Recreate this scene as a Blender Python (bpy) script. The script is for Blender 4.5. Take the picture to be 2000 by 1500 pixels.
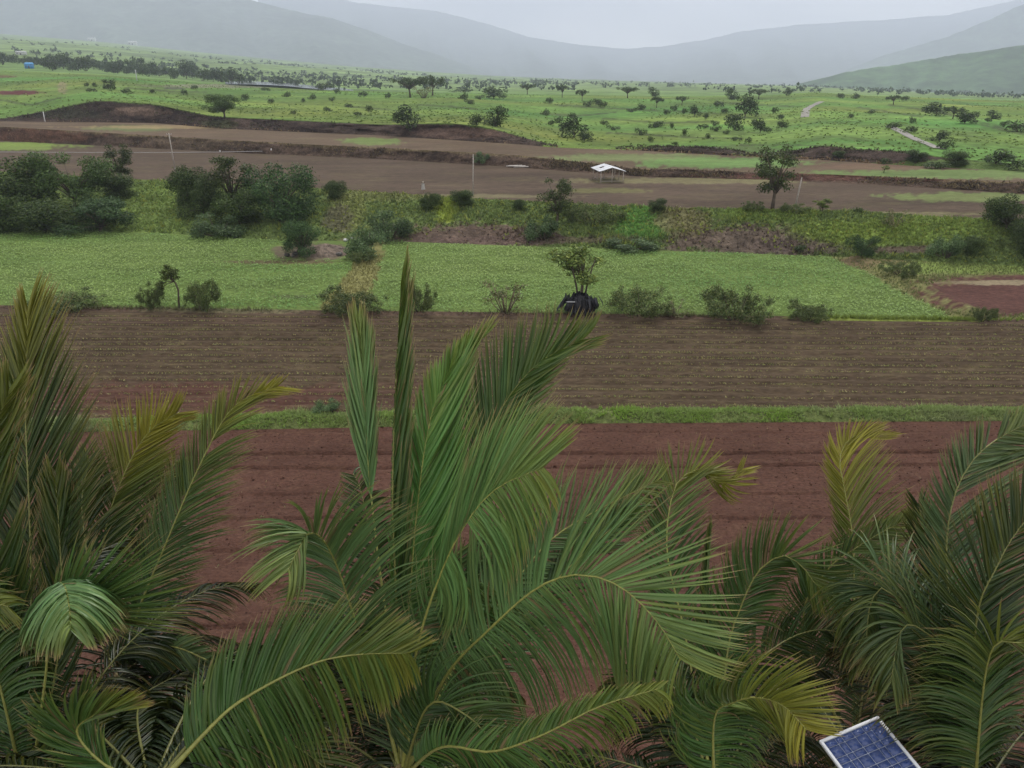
import bpy, math, random
import numpy as np
from mathutils import Vector

# ------------------------------------------------------------------ camera
CAM_H = 20.0
FPX = 1570.0                      # focal length in pixels of the 2000 px wide photograph
PITCH = math.radians(20.9)
sc = bpy.context.scene
for o in list(bpy.data.objects):
    bpy.data.objects.remove(o)
COL = sc.collection
cam_d = bpy.data.cameras.new('camera')
cam_d.sensor_width = 36.0
cam_d.lens = 36.0 * FPX / 2000.0
cam_d.clip_start = 0.1
cam_d.clip_end = 30000.0
cam = bpy.data.objects.new('camera', cam_d)
COL.objects.link(cam)
cam.location = (0, 0, CAM_H)
cam.rotation_euler = (math.pi / 2 - PITCH, 0, 0)
sc.camera = cam

# ------------------------------------------------------------------ sky, sun, exposure
SUN_EL, SUN_AZ = math.radians(58), math.radians(20)     # azimuth measured from +Y towards +X
w = bpy.data.worlds.new('World')
sc.world = w
w.use_nodes = True
nt = w.node_tree
nt.nodes.clear()
N = nt.nodes.new
out = N('ShaderNodeOutputWorld')
sky = N('ShaderNodeTexSky')
sky.sky_type = 'NISHITA'
sky.sun_disc = False
sky.sun_elevation = SUN_EL
sky.sun_rotation = SUN_AZ
bg1 = N('ShaderNodeBackground'); bg1.inputs[1].default_value = 0.05
nt.links.new(sky.outputs[0], bg1.inputs[0])
tc = N('ShaderNodeTexCoord')
mp = N('ShaderNodeMapping'); mp.inputs['Scale'].default_value = (1.0, 1.0, 3.2)
nz = N('ShaderNodeTexNoise'); nz.inputs['Scale'].default_value = 2.6; nz.inputs['Detail'].default_value = 5.0
nz.inputs['Roughness'].default_value = 0.5
nt.links.new(tc.outputs['Generated'], mp.inputs[0]); nt.links.new(mp.outputs[0], nz.inputs['Vector'])
rp = N('ShaderNodeValToRGB')
rp.color_ramp.elements[0].position = 0.3; rp.color_ramp.elements[0].color = (0.40, 0.41, 0.435, 1)
rp.color_ramp.elements[1].position = 0.7; rp.color_ramp.elements[1].color = (1.12, 1.09, 1.04, 1)
nt.links.new(nz.outputs['Fac'], rp.inputs[0])
sep = N('ShaderNodeSeparateXYZ'); nt.links.new(tc.outputs['Generated'], sep.inputs[0])
mr = N('ShaderNodeMapRange')                 # overcast sky: brighter overhead than at the horizon
mr.inputs['From Min'].default_value = 0.0; mr.inputs['From Max'].default_value = 1.0
mr.inputs['To Min'].default_value = 0.66; mr.inputs['To Max'].default_value = 1.05
nt.links.new(sep.outputs['Z'], mr.inputs['Value'])
bg2 = N('ShaderNodeBackground')
nt.links.new(rp.outputs[0], bg2.inputs[0]); nt.links.new(mr.outputs[0], bg2.inputs[1])
mx = N('ShaderNodeMixShader'); mx.inputs[0].default_value = 0.93
nt.links.new(bg1.outputs[0], mx.inputs[1]); nt.links.new(bg2.outputs[0], mx.inputs[2])
nt.links.new(mx.outputs[0], out.inputs[0])

sd = bpy.data.lights.new('sun', 'SUN')
sd.energy = 1.4
sd.angle = math.radians(14)
sd.color = (1.0, 0.96, 0.9)
so = bpy.data.objects.new('sun', sd)
COL.objects.link(so)
sv = Vector((math.cos(SUN_EL) * math.sin(SUN_AZ), math.cos(SUN_EL) * math.cos(SUN_AZ), math.sin(SUN_EL)))
so.rotation_euler = sv.to_track_quat('Z', 'Y').to_euler()

vs = sc.view_settings
vs.view_transform = 'Standard'
vs.look = 'None'
vs.gamma = 1.0
vs.use_curve_mapping = False
vs.exposure = 1.2
sc.cycles.volume_bounces = 1
sc.cycles.max_bounces = 6
sc.cycles.use_denoising = True

# ------------------------------------------------------------------ helpers
rng = np.random.default_rng(7)
random.seed(7)
CP, SP = math.cos(PITCH), math.sin(PITCH)


def ray(px, py):
    a, b = (px - 1000.0) / FPX, (750.0 - py) / FPX
    return np.array([a, CP + b * SP, b * CP - SP])


def P(px, py, d):
    return np.array([0, 0, CAM_H]) + ray(px, py) * d


def project(co):
    c = co - np.array([0, 0, CAM_H])
    dep = c[:, 1] * CP - c[:, 2] * SP
    up = c[:, 1] * SP + c[:, 2] * CP
    dep = np.maximum(dep, 0.05)
    return 1000 + FPX * c[:, 0] / dep, 750 - FPX * up / dep


def mat(name):
    m = bpy.data.materials.new(name)
    m.use_nodes = True
    return m, m.node_tree, m.node_tree.nodes['Principled BSDF']


def new_mesh(name, co, faces=None, quads=None, tris=None, col=None, smooth=False):
    """mesh from numpy arrays"""
    me = bpy.data.meshes.new(name)
    if faces is not None:
        me.from_pydata([tuple(c) for c in co], [], faces)
    else:
        nq = 0 if quads is None else len(quads)
        ntt = 0 if tris is None else len(tris)
        me.vertices.add(len(co))
        me.vertices.foreach_set('co', np.asarray(co, np.float32).ravel())
        loops = np.concatenate([a.ravel() for a in (quads, tris) if a is not None and len(a)]).astype(np.int32)
        me.loops.add(len(loops))
        me.loops.foreach_set('vertex_index', loops)
        me.polygons.add(nq + ntt)
        st = np.concatenate([np.arange(nq) * 4, nq * 4 + np.arange(ntt) * 3]).astype(np.int32)
        me.polygons.foreach_set('loop_start', st)
        me.polygons.foreach_set('loop_total', np.concatenate([np.full(nq, 4), np.full(ntt, 3)]).astype(np.int32))
    if col is not None:
        at = me.color_attributes.new('col', 'FLOAT_COLOR', 'POINT')
        c4 = np.ones((len(co), 4), np.float32)
        c4[:, :3] = col
        at.data.foreach_set('color', c4.ravel())
    me.update(calc_edges=True)
    me.validate()
    if smooth:
        me.polygons.foreach_set('use_smooth', np.ones(len(me.polygons), bool))
    return me


def obj(name, me, m=None, parent=None):
    o = bpy.data.objects.new(name, me)
    COL.objects.link(o)
    if m is not None and not me.materials:
        me.materials.append(m)
    if parent is not None:
        o.parent = parent
    return o


def tag(o, label, cat, group=None):
    o['label'] = label
    o['category'] = cat
    if group:
        o['group'] = group
    return o


def empty(name, loc):
    o = bpy.data.objects.new(name, None)
    o.empty_display_size = 0.2
    COL.objects.link(o)
    o.location = tuple(loc)
    return o


def unit(v):
    return v / np.maximum(np.linalg.norm(v, axis=-1, keepdims=True), 1e-9)


def vnoise(x, y, seed=0):
    """smooth 2D value noise in [-1,1], vectorised"""
    xi, yi = np.floor(x).astype(np.int64), np.floor(y).astype(np.int64)
    fx, fy = x - xi, y - yi
    fx, fy = fx * fx * (3 - 2 * fx), fy * fy * (3 - 2 * fy)

    def h(a, b):
        n = (a * 374761393 + b * 668265263 + seed * 974634777) & 0x7fffffff
        n = ((n ^ (n >> 13)) * 1274126177) & 0x7fffffff
        n = n ^ (n >> 16)
        return (n & 0xffff) / 32767.5 - 1
    a, b, c, d = h(xi, yi), h(xi + 1, yi), h(xi, yi + 1), h(xi + 1, yi + 1)
    return (a * (1 - fx) + b * fx) * (1 - fy) + (c * (1 - fx) + d * fx) * fy


def fbm(x, y, seed=0, oct=4):
    s, a, t = 0, 1.0, 0
    for i in range(oct):
        s = s + a * vnoise(x * 2 ** i, y * 2 ** i, seed + i * 17)
        t += a
        a *= 0.5
    return s / t


def tube(pts, radii, sides=6, cap=True):
    """tapered tube along a polyline -> (co, quads, tris)"""
    pts = np.asarray(pts, float)
    n = len(pts)
    T = unit(np.gradient(pts, axis=0))
    ref = np.array([0.31, 0.95, 0.05])
    U = unit(np.cross(T, ref))
    V = np.cross(T, U)
    ang = np.arange(sides) * 2 * math.pi / sides
    ring = U[:, None, :] * np.cos(ang)[None, :, None] + V[:, None, :] * np.sin(ang)[None, :, None]
    co = (pts[:, None, :] + ring * np.asarray(radii)[:, None, None]).reshape(-1, 3)
    i, j = np.meshgrid(np.arange(n - 1), np.arange(sides), indexing='ij')
    a = i * sides + j
    b = i * sides + (j + 1) % sides
    q = np.stack([a, b, b + sides, a + sides], -1).reshape(-1, 4)
    t = np.zeros((0, 3), int)
    if cap:
        co = np.vstack([co, pts[0], pts[-1]])
        k = np.arange(sides)
        c0, c1 = n * sides, n * sides + 1
        t = np.vstack([np.stack([(k + 1) % sides, k, np.full(sides, c0)], -1),
                       np.stack([(n - 1) * sides + k, (n - 1) * sides + (k + 1) % sides, np.full(sides, c1)], -1)])
    return co, q, t


class MB:
    """collects pieces of one mesh"""
    def __init__(s):
        s.co, s.q, s.t, s.c, s.n = [], [], [], [], 0

    def add(s, co, q=None, t=None, col=(1, 1, 1)):
        co = np.asarray(co, float)
        s.co.append(co)
        if q is not None and len(q):
            s.q.append(np.asarray(q) + s.n)
        if t is not None and len(t):
            s.t.append(np.asarray(t) + s.n)
        c = np.asarray(col, float)
        s.c.append(np.broadcast_to(c, (len(co), 3)))
        s.n += len(co)
        return s

    def tube(s, pts, radii, sides=6, col=(1, 1, 1)):
        return s.add(*tube(pts, radii, sides), col=col)

    def box(s, c, e, col=(1, 1, 1), ax=None):
        c, e = np.asarray(c, float), np.asarray(e, float) / 2
        k = np.array([[x, y, z] for z in (-1, 1) for y in (-1, 1) for x in (-1, 1)], float) * e
        if ax is not None:
            k = k @ np.asarray(ax)
        q = [[0, 2, 3, 1], [4, 5, 7, 6], [0, 1, 5, 4], [2, 6, 7, 3], [0, 4, 6, 2], [1, 3, 7, 5]]
        return s.add(k + c, q, col=col)

    def mesh(s, name, smooth=False):
        return new_mesh(name, np.vstack(s.co), quads=np.vstack(s.q) if s.q else None,
                        tris=np.vstack(s.t) if s.t else None, col=np.vstack(s.c), smooth=smooth)


# ------------------------------------------------------------------ materials
def ground_mat(name, s1, s2, amp1=0.35, amp2=0.35, bump=0.3, bdist=0.05, stretch=(1, 1, 1), tint=None, tint_amt=0.0, tscale=0.4, rough=0.95):
    m, t, b = mat(name)
    N = t.nodes.new
    L = t.links.new
    at = N('ShaderNodeVertexColor'); at.layer_name = 'col'
    tc = N('ShaderNodeTexCoord')
    mp = N('ShaderNodeMapping'); mp.inputs['Scale'].default_value = stretch
    L(tc.outputs['Object'], mp.inputs[0])
    n1 = N('ShaderNodeTexNoise'); n1.inputs['Scale'].default_value = s1; n1.inputs['Detail'].default_value = 6; n1.inputs['Roughness'].default_value = 0.62
    n2 = N('ShaderNodeTexNoise'); n2.inputs['Scale'].default_value = s2; n2.inputs['Detail'].default_value = 4; n2.inputs['Roughness'].default_value = 0.7
    L(mp.outputs[0], n1.inputs['Vector']); L(mp.outputs[0], n2.inputs['Vector'])
    m1 = N('ShaderNodeMapRange'); m1.inputs['From Min'].default_value = 0.3; m1.inputs['From Max'].default_value = 0.7
    m1.inputs['To Min'].default_value = 1 - amp1; m1.inputs['To Max'].default_value = 1 + amp1
    m2 = N('ShaderNodeMapRange'); m2.inputs['From Min'].default_value = 0.3; m2.inputs['From Max'].default_value = 0.7
    m2.inputs['To Min'].default_value = 1 - amp2; m2.inputs['To Max'].default_value = 1 + amp2
    L(n1.outputs['Fac'], m1.inputs['Value']); L(n2.outputs['Fac'], m2.inputs['Value'])
    mu = N('ShaderNodeMath'); mu.operation = 'MULTIPLY'
    L(m1.outputs[0], mu.inputs[0]); L(m2.outputs[0], mu.inputs[1])
    src = at.outputs['Color']
    if tint is not None:
        n3 = N('ShaderNodeTexNoise'); n3.inputs['Scale'].default_value = tscale; n3.inputs['Detail'].default_value = 8; n3.inputs['Roughness'].default_value = 0.65
        L(mp.outputs[0], n3.inputs['Vector'])
        m3 = N('ShaderNodeMapRange'); m3.inputs['From Min'].default_value = 0.5; m3.inputs['From Max'].default_value = 0.68
        m3.inputs['To Max'].default_value = tint_amt
        L(n3.outputs['Fac'], m3.inputs['Value'])
        mc = N('ShaderNodeMix'); mc.data_type = 'RGBA'
        L(m3.outputs[0], mc.inputs['Factor']); L(src, mc.inputs[6]); mc.inputs[7].default_value = (*tint, 1)
        src = mc.outputs[2]
    vm = N('ShaderNodeVectorMath'); vm.operation = 'SCALE'
    L(src, vm.inputs[0]); L(mu.outputs[0], vm.inputs['Scale'])
    L(vm.outputs[0], b.inputs['Base Color'])
    b.inputs['Roughness'].default_value = rough
    b.inputs['Specular IOR Level'].default_value = 0.04
    if bump:
        bp = N('ShaderNodeBump'); bp.inputs['Strength'].default_value = bump; bp.inputs['Distance'].default_value = bdist
        L(n2.outputs['Fac'], bp.inputs['Height']); L(bp.outputs[0], b.inputs['Normal'])
    return m


def leaf_mat(name, rough=0.6, transl=0.25, spec=0.18, var=0.18):
    m, t, b = mat(name)
    N = t.nodes.new
    L = t.links.new
    at = N('ShaderNodeVertexColor'); at.layer_name = 'col'
    oi = N('ShaderNodeObjectInfo')
    mr = N('ShaderNodeMapRange'); mr.inputs['To Min'].default_value = 1 - var; mr.inputs['To Max'].default_value = 1 + var
    L(oi.outputs['Random'], mr.inputs['Value'])
    vm = N('ShaderNodeVectorMath'); vm.operation = 'SCALE'
    L(at.outputs['Color'], vm.inputs[0]); L(mr.outputs[0], vm.inputs['Scale'])
    L(vm.outputs[0], b.inputs['Base Color'])
    b.inputs['Roughness'].default_value = rough
    b.inputs['Specular IOR Level'].default_value = spec
    tr = N('ShaderNodeBsdfTranslucent')
    L(vm.outputs[0], tr.inputs['Color'])
    mix = N('ShaderNodeMixShader'); mix.inputs[0].default_value = transl
    L(b.outputs[0], mix.inputs[1]); L(tr.outputs[0], mix.inputs[2])
    L(mix.outputs[0], t.nodes['Material Output'].inputs['Surface'])
    return m


def plain_mat(name, rough=0.7, scale=20.0, amp=0.25, bump=0.2, spec=0.3, metal=0.0):
    m, t, b = mat(name)
    N = t.nodes.new
    L = t.links.new
    at = N('ShaderNodeVertexColor'); at.layer_name = 'col'
    tc = N('ShaderNodeTexCoord')
    n = N('ShaderNodeTexNoise'); n.inputs['Scale'].default_value = scale; n.inputs['Detail'].default_value = 5
    L(tc.outputs['Object'], n.inputs['Vector'])
    mr = N('ShaderNodeMapRange'); mr.inputs['From Min'].default_value = 0.3; mr.inputs['From Max'].default_value = 0.7
    mr.inputs['To Min'].default_value = 1 - amp; mr.inputs['To Max'].default_value = 1 + amp
    L(n.outputs['Fac'], mr.inputs['Value'])
    vm = N('ShaderNodeVectorMath'); vm.operation = 'SCALE'
    L(at.outputs['Color'], vm.inputs[0]); L(mr.outputs[0], vm.inputs['Scale'])
    L(vm.outputs[0], b.inputs['Base Color'])
    b.inputs['Roughness'].default_value = rough
    b.inputs['Specular IOR Level'].default_value = spec
    b.inputs['Metallic'].default_value = metal
    if bump:
        bp = N('ShaderNodeBump'); bp.inputs['Strength'].default_value = bump; bp.inputs['Distance'].default_value = 0.02
        L(n.outputs['Fac'], bp.inputs['Height']); L(bp.outputs[0], b.inputs['Normal'])
    return m


M_RED = ground_mat('red_soil', 0.35, 7.0, 0.16, 0.42, 0.9, 0.08, stretch=(0.7, 1, 1), tint=(0.125, 0.075, 0.048), tint_amt=0.25, tscale=1.3)
M_BROWN = ground_mat('brown_soil', 0.6, 5.0, 0.18, 0.42, 0.9, 0.10, stretch=(0.35, 1, 1), tint=(0.105, 0.084, 0.045), tint_amt=0.5, tscale=0.9)
M_FIELD = ground_mat('upper_field_soil', 0.16, 2.2, 0.22, 0.30, 0.5, 0.15, stretch=(0.35, 1, 1), tint=(0.105, 0.095, 0.045), tint_amt=0.35, tscale=0.35)
M_CROP = ground_mat('crop_ground', 0.3, 4.0, 0.25, 0.4, 0.6, 0.15, stretch=(0.5, 1, 1))
M_BANK = ground_mat('bank_earth', 0.5, 2.2, 0.4, 0.5, 1.0, 0.4)
M_MEADOW = ground_mat('meadow_grass', 0.05, 0.5, 0.30, 0.38, 0.5, 0.4, tint=(0.055, 0.075, 0.025), tint_amt=0.75, tscale=0.06)
M_FAR = ground_mat('far_plain_grass', 0.006, 0.04, 0.35, 0.5, 0.0, tint=(0.045, 0.07, 0.03), tint_amt=0.85, tscale=0.013)
M_HILL = ground_mat('hill_scrub', 0.003, 0.02, 0.4, 0.6, 0.0, tint=(0.028, 0.045, 0.022), tint_amt=0.9, tscale=0.009)
M_LEAF = leaf_mat('foliage')
M_GRASS = leaf_mat('grass_blades', 0.6, 0.3, 0.2, 0.0)
M_PALM = leaf_mat('palm_leaflet', 0.36, 0.16, 0.24, 0.0)
M_RACHIS = plain_mat('palm_rachis', 0.45, 30, 0.2, 0.1, 0.4)
M_BARK = plain_mat('bark', 0.9, 12, 0.35, 0.6, 0.1)
M_WOOD = plain_mat('weathered_timber', 0.85, 8, 0.3, 0.3, 0.1)
M_PAINT = plain_mat('painted_sheet', 0.55, 3, 0.12, 0.05, 0.3)
M_PLASTIC = plain_mat('plastic_sheet', 0.55, 6, 0.4, 0.4, 0.2)

# ------------------------------------------------------------------ terrain: ridge, field and bank lines
# each line: (pixel x, pixel y) nodes and how its distance is found:
#   ('z', height)  the line lies at that height;  ('dy', metres)  it lies that far behind the line before it;  ('Y', metres)  at that distance
XS = [-900, -400, 0, 150, 300, 450, 600, 750, 900, 1050, 1200, 1350, 1500, 1650, 1800, 2000, 2400, 2900]
SG = np.concatenate([np.linspace(-1.35, -0.72, 24)[:-1], np.linspace(-0.72, 0.72, 620), np.linspace(0.72, 1.35, 24)[1:]])


def L_(nodes, mode, val):
    xs = np.array([n[0] for n in nodes], float)
    ys = np.array([n[1] for n in nodes], float)
    v = np.array(val, float) if np.ndim(val) else np.full(len(nodes), float(val))
    # dense resample in x, smoothed
    X = np.linspace(-900, 2900, 760)
    Yp = np.interp(X, xs, ys)
    V = np.interp(X, xs, v)
    k = np.ones(9) / 9
    Yp = np.convolve(np.pad(Yp, 4, 'edge'), k, 'valid')
    return X, Yp, mode, V


LINES = [
    ('near', None),
    ('bund_front', L_([(-900, 862), (0, 846), (540, 838), (1000, 829), (1150, 827), (2000, 822), (2900, 815)], 'z', 0.0)),
    ('bund_mid', L_([(-900, 846), (0, 829), (540, 817), (1000, 809), (1150, 806), (2000, 803), (2900, 797)], 'dy', 0.7)),
    ('bund_back', L_([(-900, 838), (0, 821), (540, 808), (1000, 801), (1150, 798), (2000, 796), (2900, 790)], 'dy', 0.9)),
    ('seed_far', L_([(-900, 588), (0, 605), (500, 613), (1000, 618), (1500, 625), (2000, 630), (2900, 640)], 'z', 0.35)),
    ('crop_near', L_([(-900, 578), (0, 596), (500, 604), (1000, 610), (1500, 617), (1900, 623), (2000, 624), (2900, 632)], 'dy', 0.9)),
    ('crop_far', L_([(-900, 420), (0, 444), (350, 458), (560, 471), (760, 471), (1000, 480), (1250, 488), (1600, 500), (1800, 510), (2000, 520), (2900, 560)], 'z', 1.0)),
    ('bank_top', L_([(-900, 290), (0, 335), (300, 352), (600, 366), (900, 386), (1200, 402), (1500, 410), (1700, 416), (2000, 432), (2900, 470)], 'z', 4.3)),
    ('upper_far', L_([(-900, 240), (0, 275), (150, 282), (500, 300), (750, 311), (1000, 326), (1250, 345), (1500, 351), (1750, 363), (2000, 379), (2900, 420)], 'z', 4.6)),
    ('bank2_top', L_([(-900, 215), (0, 247), (150, 256), (500, 277), (750, 289), (1000, 302), (1250, 329), (1500, 336), (1750, 346), (2000, 357), (2900, 398)], 'dy', 2.2)),
    ('strip_far', L_([(-900, 215), (0, 237), (100, 238), (300, 240), (430, 251), (750, 265), (1000, 281), (1080, 288), (1250, 294), (1400, 303), (1600, 312), (1750, 322), (2000, 335), (2900, 370)], 'dyz', 0.15)),
    ('bank3_top', L_([(-900, 222), (0, 233), (100, 214), (190, 195), (300, 203), (420, 228), (600, 236), (750, 243), (880, 240), (960, 250), (1080, 284), (1200, 288), (1260, 284), (1400, 287), (1480, 300), (1560, 292), (1610, 283), (1680, 291), (1760, 295), (1850, 308), (2000, 322), (2900, 350)], 'dy', 5.0)),
    ('crest', L_([(-900, 110), (0, 138), (200, 146), (450, 166), (600, 175), (800, 180), (1000, 184), (1300, 188), (1500, 186), (1590, 180), (1700, 187), (2000, 197), (2900, 215)], 'Y', 520.0)),
    ('valley', L_([(-900, 90), (0, 118), (200, 133), (450, 157), (600, 167), (800, 173), (1000, 177), (1300, 180), (1560, 181), (2000, 193), (2900, 208)], 'Y', 900.0)),
    ('plain_far', L_([(-900, 30), (0, 66), (200, 82), (400, 103), (700, 131), (1000, 151), (1300, 161), (1560, 166), (2000, 184), (2900, 200)], 'Y', 4200.0)),
]
LY, LZ = [], []
for nm, ln in LINES:
    if ln is None:
        LY.append(np.full(len(SG), 3.0)); LZ.append(np.zeros(len(SG)))
        continue
    X, Yp, mode, V = ln
    b = (750 - Yp) / FPX
    a = (X - 1000) / FPX
    ry, rz = CP + b * SP, b * CP - SP
    s = a / ry
    slope = rz / ry                      # dz per metre of Y along the sight line
    slope_g = np.interp(SG, s, slope)
    v_g = np.interp(SG, s, V)
    if mode == 'z':
        z = v_g; y = (z - CAM_H) / slope_g
    elif mode == 'Y':
        y = v_g; z = CAM_H + slope_g * y
    elif mode == 'dy':
        y = LY[-1] + v_g; z = CAM_H + slope_g * y
    else:
        z = LZ[-1] + v_g; y = (z - CAM_H) / slope_g
    y = np.maximum(y, LY[-1] + 0.4)
    LY.append(y); LZ.append(z)
LY, LZ = np.array(LY), np.array(LZ)
LN = [n for n, _ in LINES]


def hit(px, py):
    """first point where the sight line through a pixel meets the ground"""
    r = ray(px, py)
    s, sl = r[0] / r[1], r[2] / r[1]
    ys = np.array([np.interp(s, SG, LY[k]) for k in range(len(LY))])
    zs = np.array([np.interp(s, SG, LZ[k]) for k in range(len(LY))])
    for k in range(len(ys) - 1):
        d0, d1 = CAM_H + sl * ys[k] - zs[k], CAM_H + sl * ys[k + 1] - zs[k + 1]
        if d0 >= 0 and d1 <= 0:
            f = d0 / max(d0 - d1, 1e-9)
            y = ys[k] + f * (ys[k + 1] - ys[k])
            return np.array([s * y, y, zs[k] + f * (zs[k + 1] - zs[k])])
    y = ys[-1]
    return np.array([s * y, y, zs[-1]])


def ground_z(x, y):
    x, y = np.asarray(x, float), np.asarray(y, float)
    s = x / np.maximum(y, 1.0)
    fi = np.interp(s, SG, np.arange(len(SG)))
    i0 = np.clip(fi.astype(int), 0, len(SG) - 2)
    f = fi - i0
    z = np.zeros_like(x)
    for k in range(len(LY) - 1):
        ya = LY[k][i0] * (1 - f) + LY[k][i0 + 1] * f
        yb = LY[k + 1][i0] * (1 - f) + LY[k + 1][i0 + 1] * f
        za = LZ[k][i0] * (1 - f) + LZ[k][i0 + 1] * f
        zb = LZ[k + 1][i0] * (1 - f) + LZ[k + 1][i0 + 1] * f
        inb = (y >= ya) & (y < yb)
        z = np.where(inb, za + (zb - za) * (y - ya) / np.maximum(yb - ya, 1e-6), z)
    return z


def depth_of(p):
    return p[1] * CP - (p[2] - CAM_H) * SP


def paint(col, PX, PY, blobs, x=None, y=None):
    for (bx, by, rx, ry, c, st) in blobs:
        n = 0.35 * fbm(PX / 26.0, PY / 9.0, 5) + 0.25 * vnoise(PX / 6.0, PY / 3.0, 9)
        d = np.sqrt(((PX - bx) / rx) ** 2 + ((PY - by) / ry) ** 2) + n
        wgt = np.clip((1.15 - d) / 0.35, 0, 1) * st
        col = col * (1 - wgt[:, None]) + np.array(c) * wgt[:, None]
    return col


def seg_dist(PX, PY, pts, ys=3.0):
    """distance (px) to a polyline, vertical distance weighted"""
    best = np.full(PX.shape, 1e9)
    for (x0, y0), (x1, y1) in zip(pts[:-1], pts[1:]):
        dx, dy = x1 - x0, (y1 - y0) * ys
        t = np.clip(((PX - x0) * dx + (PY - y0) * ys * dy) / (dx * dx + dy * dy + 1e-9), 0, 1)
        best = np.minimum(best, np.hypot(PX - x0 - t * dx, (PY - y0) * ys - t * dy))
    return best


def band_mesh(k, n, power=1.0):
    """vertices between line k and k+1: n rows"""
    v = np.linspace(0, 1, n + 1) ** power
    Y = LY[k][None, :] * (1 - v[:, None]) + LY[k + 1][None, :] * v[:, None]
    Z = LZ[k][None, :] * (1 - v[:, None]) + LZ[k + 1][None, :] * v[:, None]
    X = SG[None, :] * Y
    return X, Y, Z, v


def grid_quads(nr, nc):
    i, j = np.meshgrid(np.arange(nr - 1), np.arange(nc - 1), indexing='ij')
    a = (i * nc + j).ravel()
    return np.stack([a, a + 1, a + 1 + nc, a + nc], -1)


def structure(name, X, Y, Z, col, m):
    co = np.stack([X.ravel(), Y.ravel(), Z.ravel()], -1)
    o = obj(name, new_mesh(name, co, quads=grid_quads(*X.shape), col=col, smooth=True), m)
    o['kind'] = 'structure'
    return o


def edge_fade(v, e=0.12):
    return np.clip(np.minimum(v, 1 - v) / e, 0, 1)


RED = (0.061, 0.031, 0.0225)
BROWN = (0.056, 0.040, 0.026)
UPPER = (0.066, 0.048, 0.035)
GREEN = (0.115, 0.205, 0.040)
MEAD = (0.092, 0.146, 0.034)
DRYG = (0.135, 0.130, 0.050)
DARKE = (0.040, 0.030, 0.022)
BRE = (0.085, 0.052, 0.035)


def colours(shape, base):
    return np.tile(np.array(base, float), (int(np.prod(shape)), 1))


# near ground: red ploughed field with a few deep furrows (and an apron towards the camera's own building)
X, Y, Z, v = band_mesh(0, 520, 1.15)
Zr = Z + 0.035 * fbm(X * 0.35, Y * 2.2, 3) + 0.028 * vnoise(X * 2.6, Y * 4.5, 4)
for (yy, dep_, wd, sl) in [(47.0, 0.11, 0.16, 0.004), (44.3, 0.05, 0.14, 0.003), (41.2, 0.17, 0.2, 0.012), (39.6, 0.15, 0.2, 0.008), (36.4, 0.07, 0.2, 0.0),
                           (34.0, 0.10, 0.2, -0.004), (31.3, 0.12, 0.2, 0.0), (28.6, 0.09, 0.2, 0.004), (26.0, 0.13, 0.22, 0.0), (23.2, 0.1, 0.2, 0.0), (20.5, 0.12, 0.2, 0), (18, 0.1, 0.2, 0)]:
    yc = yy + sl * X + 0.22 * vnoise(X * 0.11, yy + 0 * X, 12) + 0.06 * vnoise(X * 0.9, yy + 0 * X, 13)
    wd = wd * 0.42; dep_ = dep_ * 1.35
    g = np.exp(-((Y - yc) / wd) ** 4) * (0.75 + 0.35 * vnoise(X * 0.5, yy + 0 * X, 14))
    Zr = Zr - dep_ * g + 0.6 * dep_ * np.exp(-((Y - yc - 2.2 * wd) / wd) ** 2)
Zr = Z + (Zr - Z) * np.clip((1 - v) / 0.01, 0, 1)[:, None]
c = colours(X.shape, RED)
c *= (1 + 0.12 * fbm(X * 0.12, Y * 0.5, 21).ravel())[:, None]
co_ = np.stack([X.ravel(), Y.ravel(), Zr.ravel()], -1)
structure('ploughed_field', X, Y, Zr, c, M_RED)
Xa = np.linspace(-60, 60, 30)[None, :] * np.ones((12, 1)); Ya = np.linspace(-60, 2.98, 12)[:, None] * np.ones((1, 30))
sp = structure('ground', Xa, Ya, np.full_like(Xa, -0.03), colours(Xa.shape, RED), M_RED)

# grassy bund between the red and the brown field
for k, nm in ((1, 'bund'), (2, 'bund')):
    X, Y, Z, v = band_mesh(k, 5)
    Z = Z + 0.10 * fbm(X * 0.7, Y * 0.7, 31) * (1 if k == 1 else 1) * (v if k == 1 else 1 - v)[:, None]
    structure(nm, X, Y, Z, colours(X.shape, (0.085, 0.105, 0.035)), M_BANK)

# brown field with seedlings
X, Y, Z, v = band_mesh(3, 190)
Z = Z + (0.13 * np.sin((Y + 0.02 * X + 0.10 * vnoise(X * 0.05, Y * 0.3, 40)) * 2 * math.pi / 1.3) + 0.05 * fbm(X * 0.06, Y * 1.4, 41) + 0.03 * vnoise(X * 1.7, Y * 2.5, 42)) * edge_fade(v, 0.04)[:, None]
c = colours(X.shape, BROWN)
st = fbm(X.ravel() * 0.012, (Y.ravel() + 0.02 * X.ravel()) * 0.9, 43)
c = c * (1 + 0.28 * st)[:, None]
PX, PY = project(np.stack([X.ravel(), Y.ravel(), Z.ravel()], -1))
c = paint(c, PX, PY, [(350, 780, 330, 34, (0.072, 0.034, 0.027), 0.75), (750, 770, 200, 25, (0.068, 0.036, 0.028), 0.5), (300, 628, 500, 8, (0.058, 0.038, 0.029), 0.6)])
structure('seedling_field', X, Y, Z, c, M_BROWN)

# low step up to the crop field
X, Y, Z, v = band_mesh(4, 6)
Z = Z + 0.15 * fbm(X * 0.5, Y, 51) * edge_fade(v)[:, None]
c = colours(X.shape, (0.072, 0.049, 0.035))
PX, PY = project(np.stack([X.ravel(), Y.ravel(), Z.ravel()], -1))
c = paint(c, PX, PY, [(1750, 622, 170, 14, (0.16, 0.20, 0.04), 0.9), (450, 605, 160, 8, (0.12, 0.12, 0.06), 0.5)])
structure('field_step', X, Y, Z, c, M_BANK)

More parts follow.
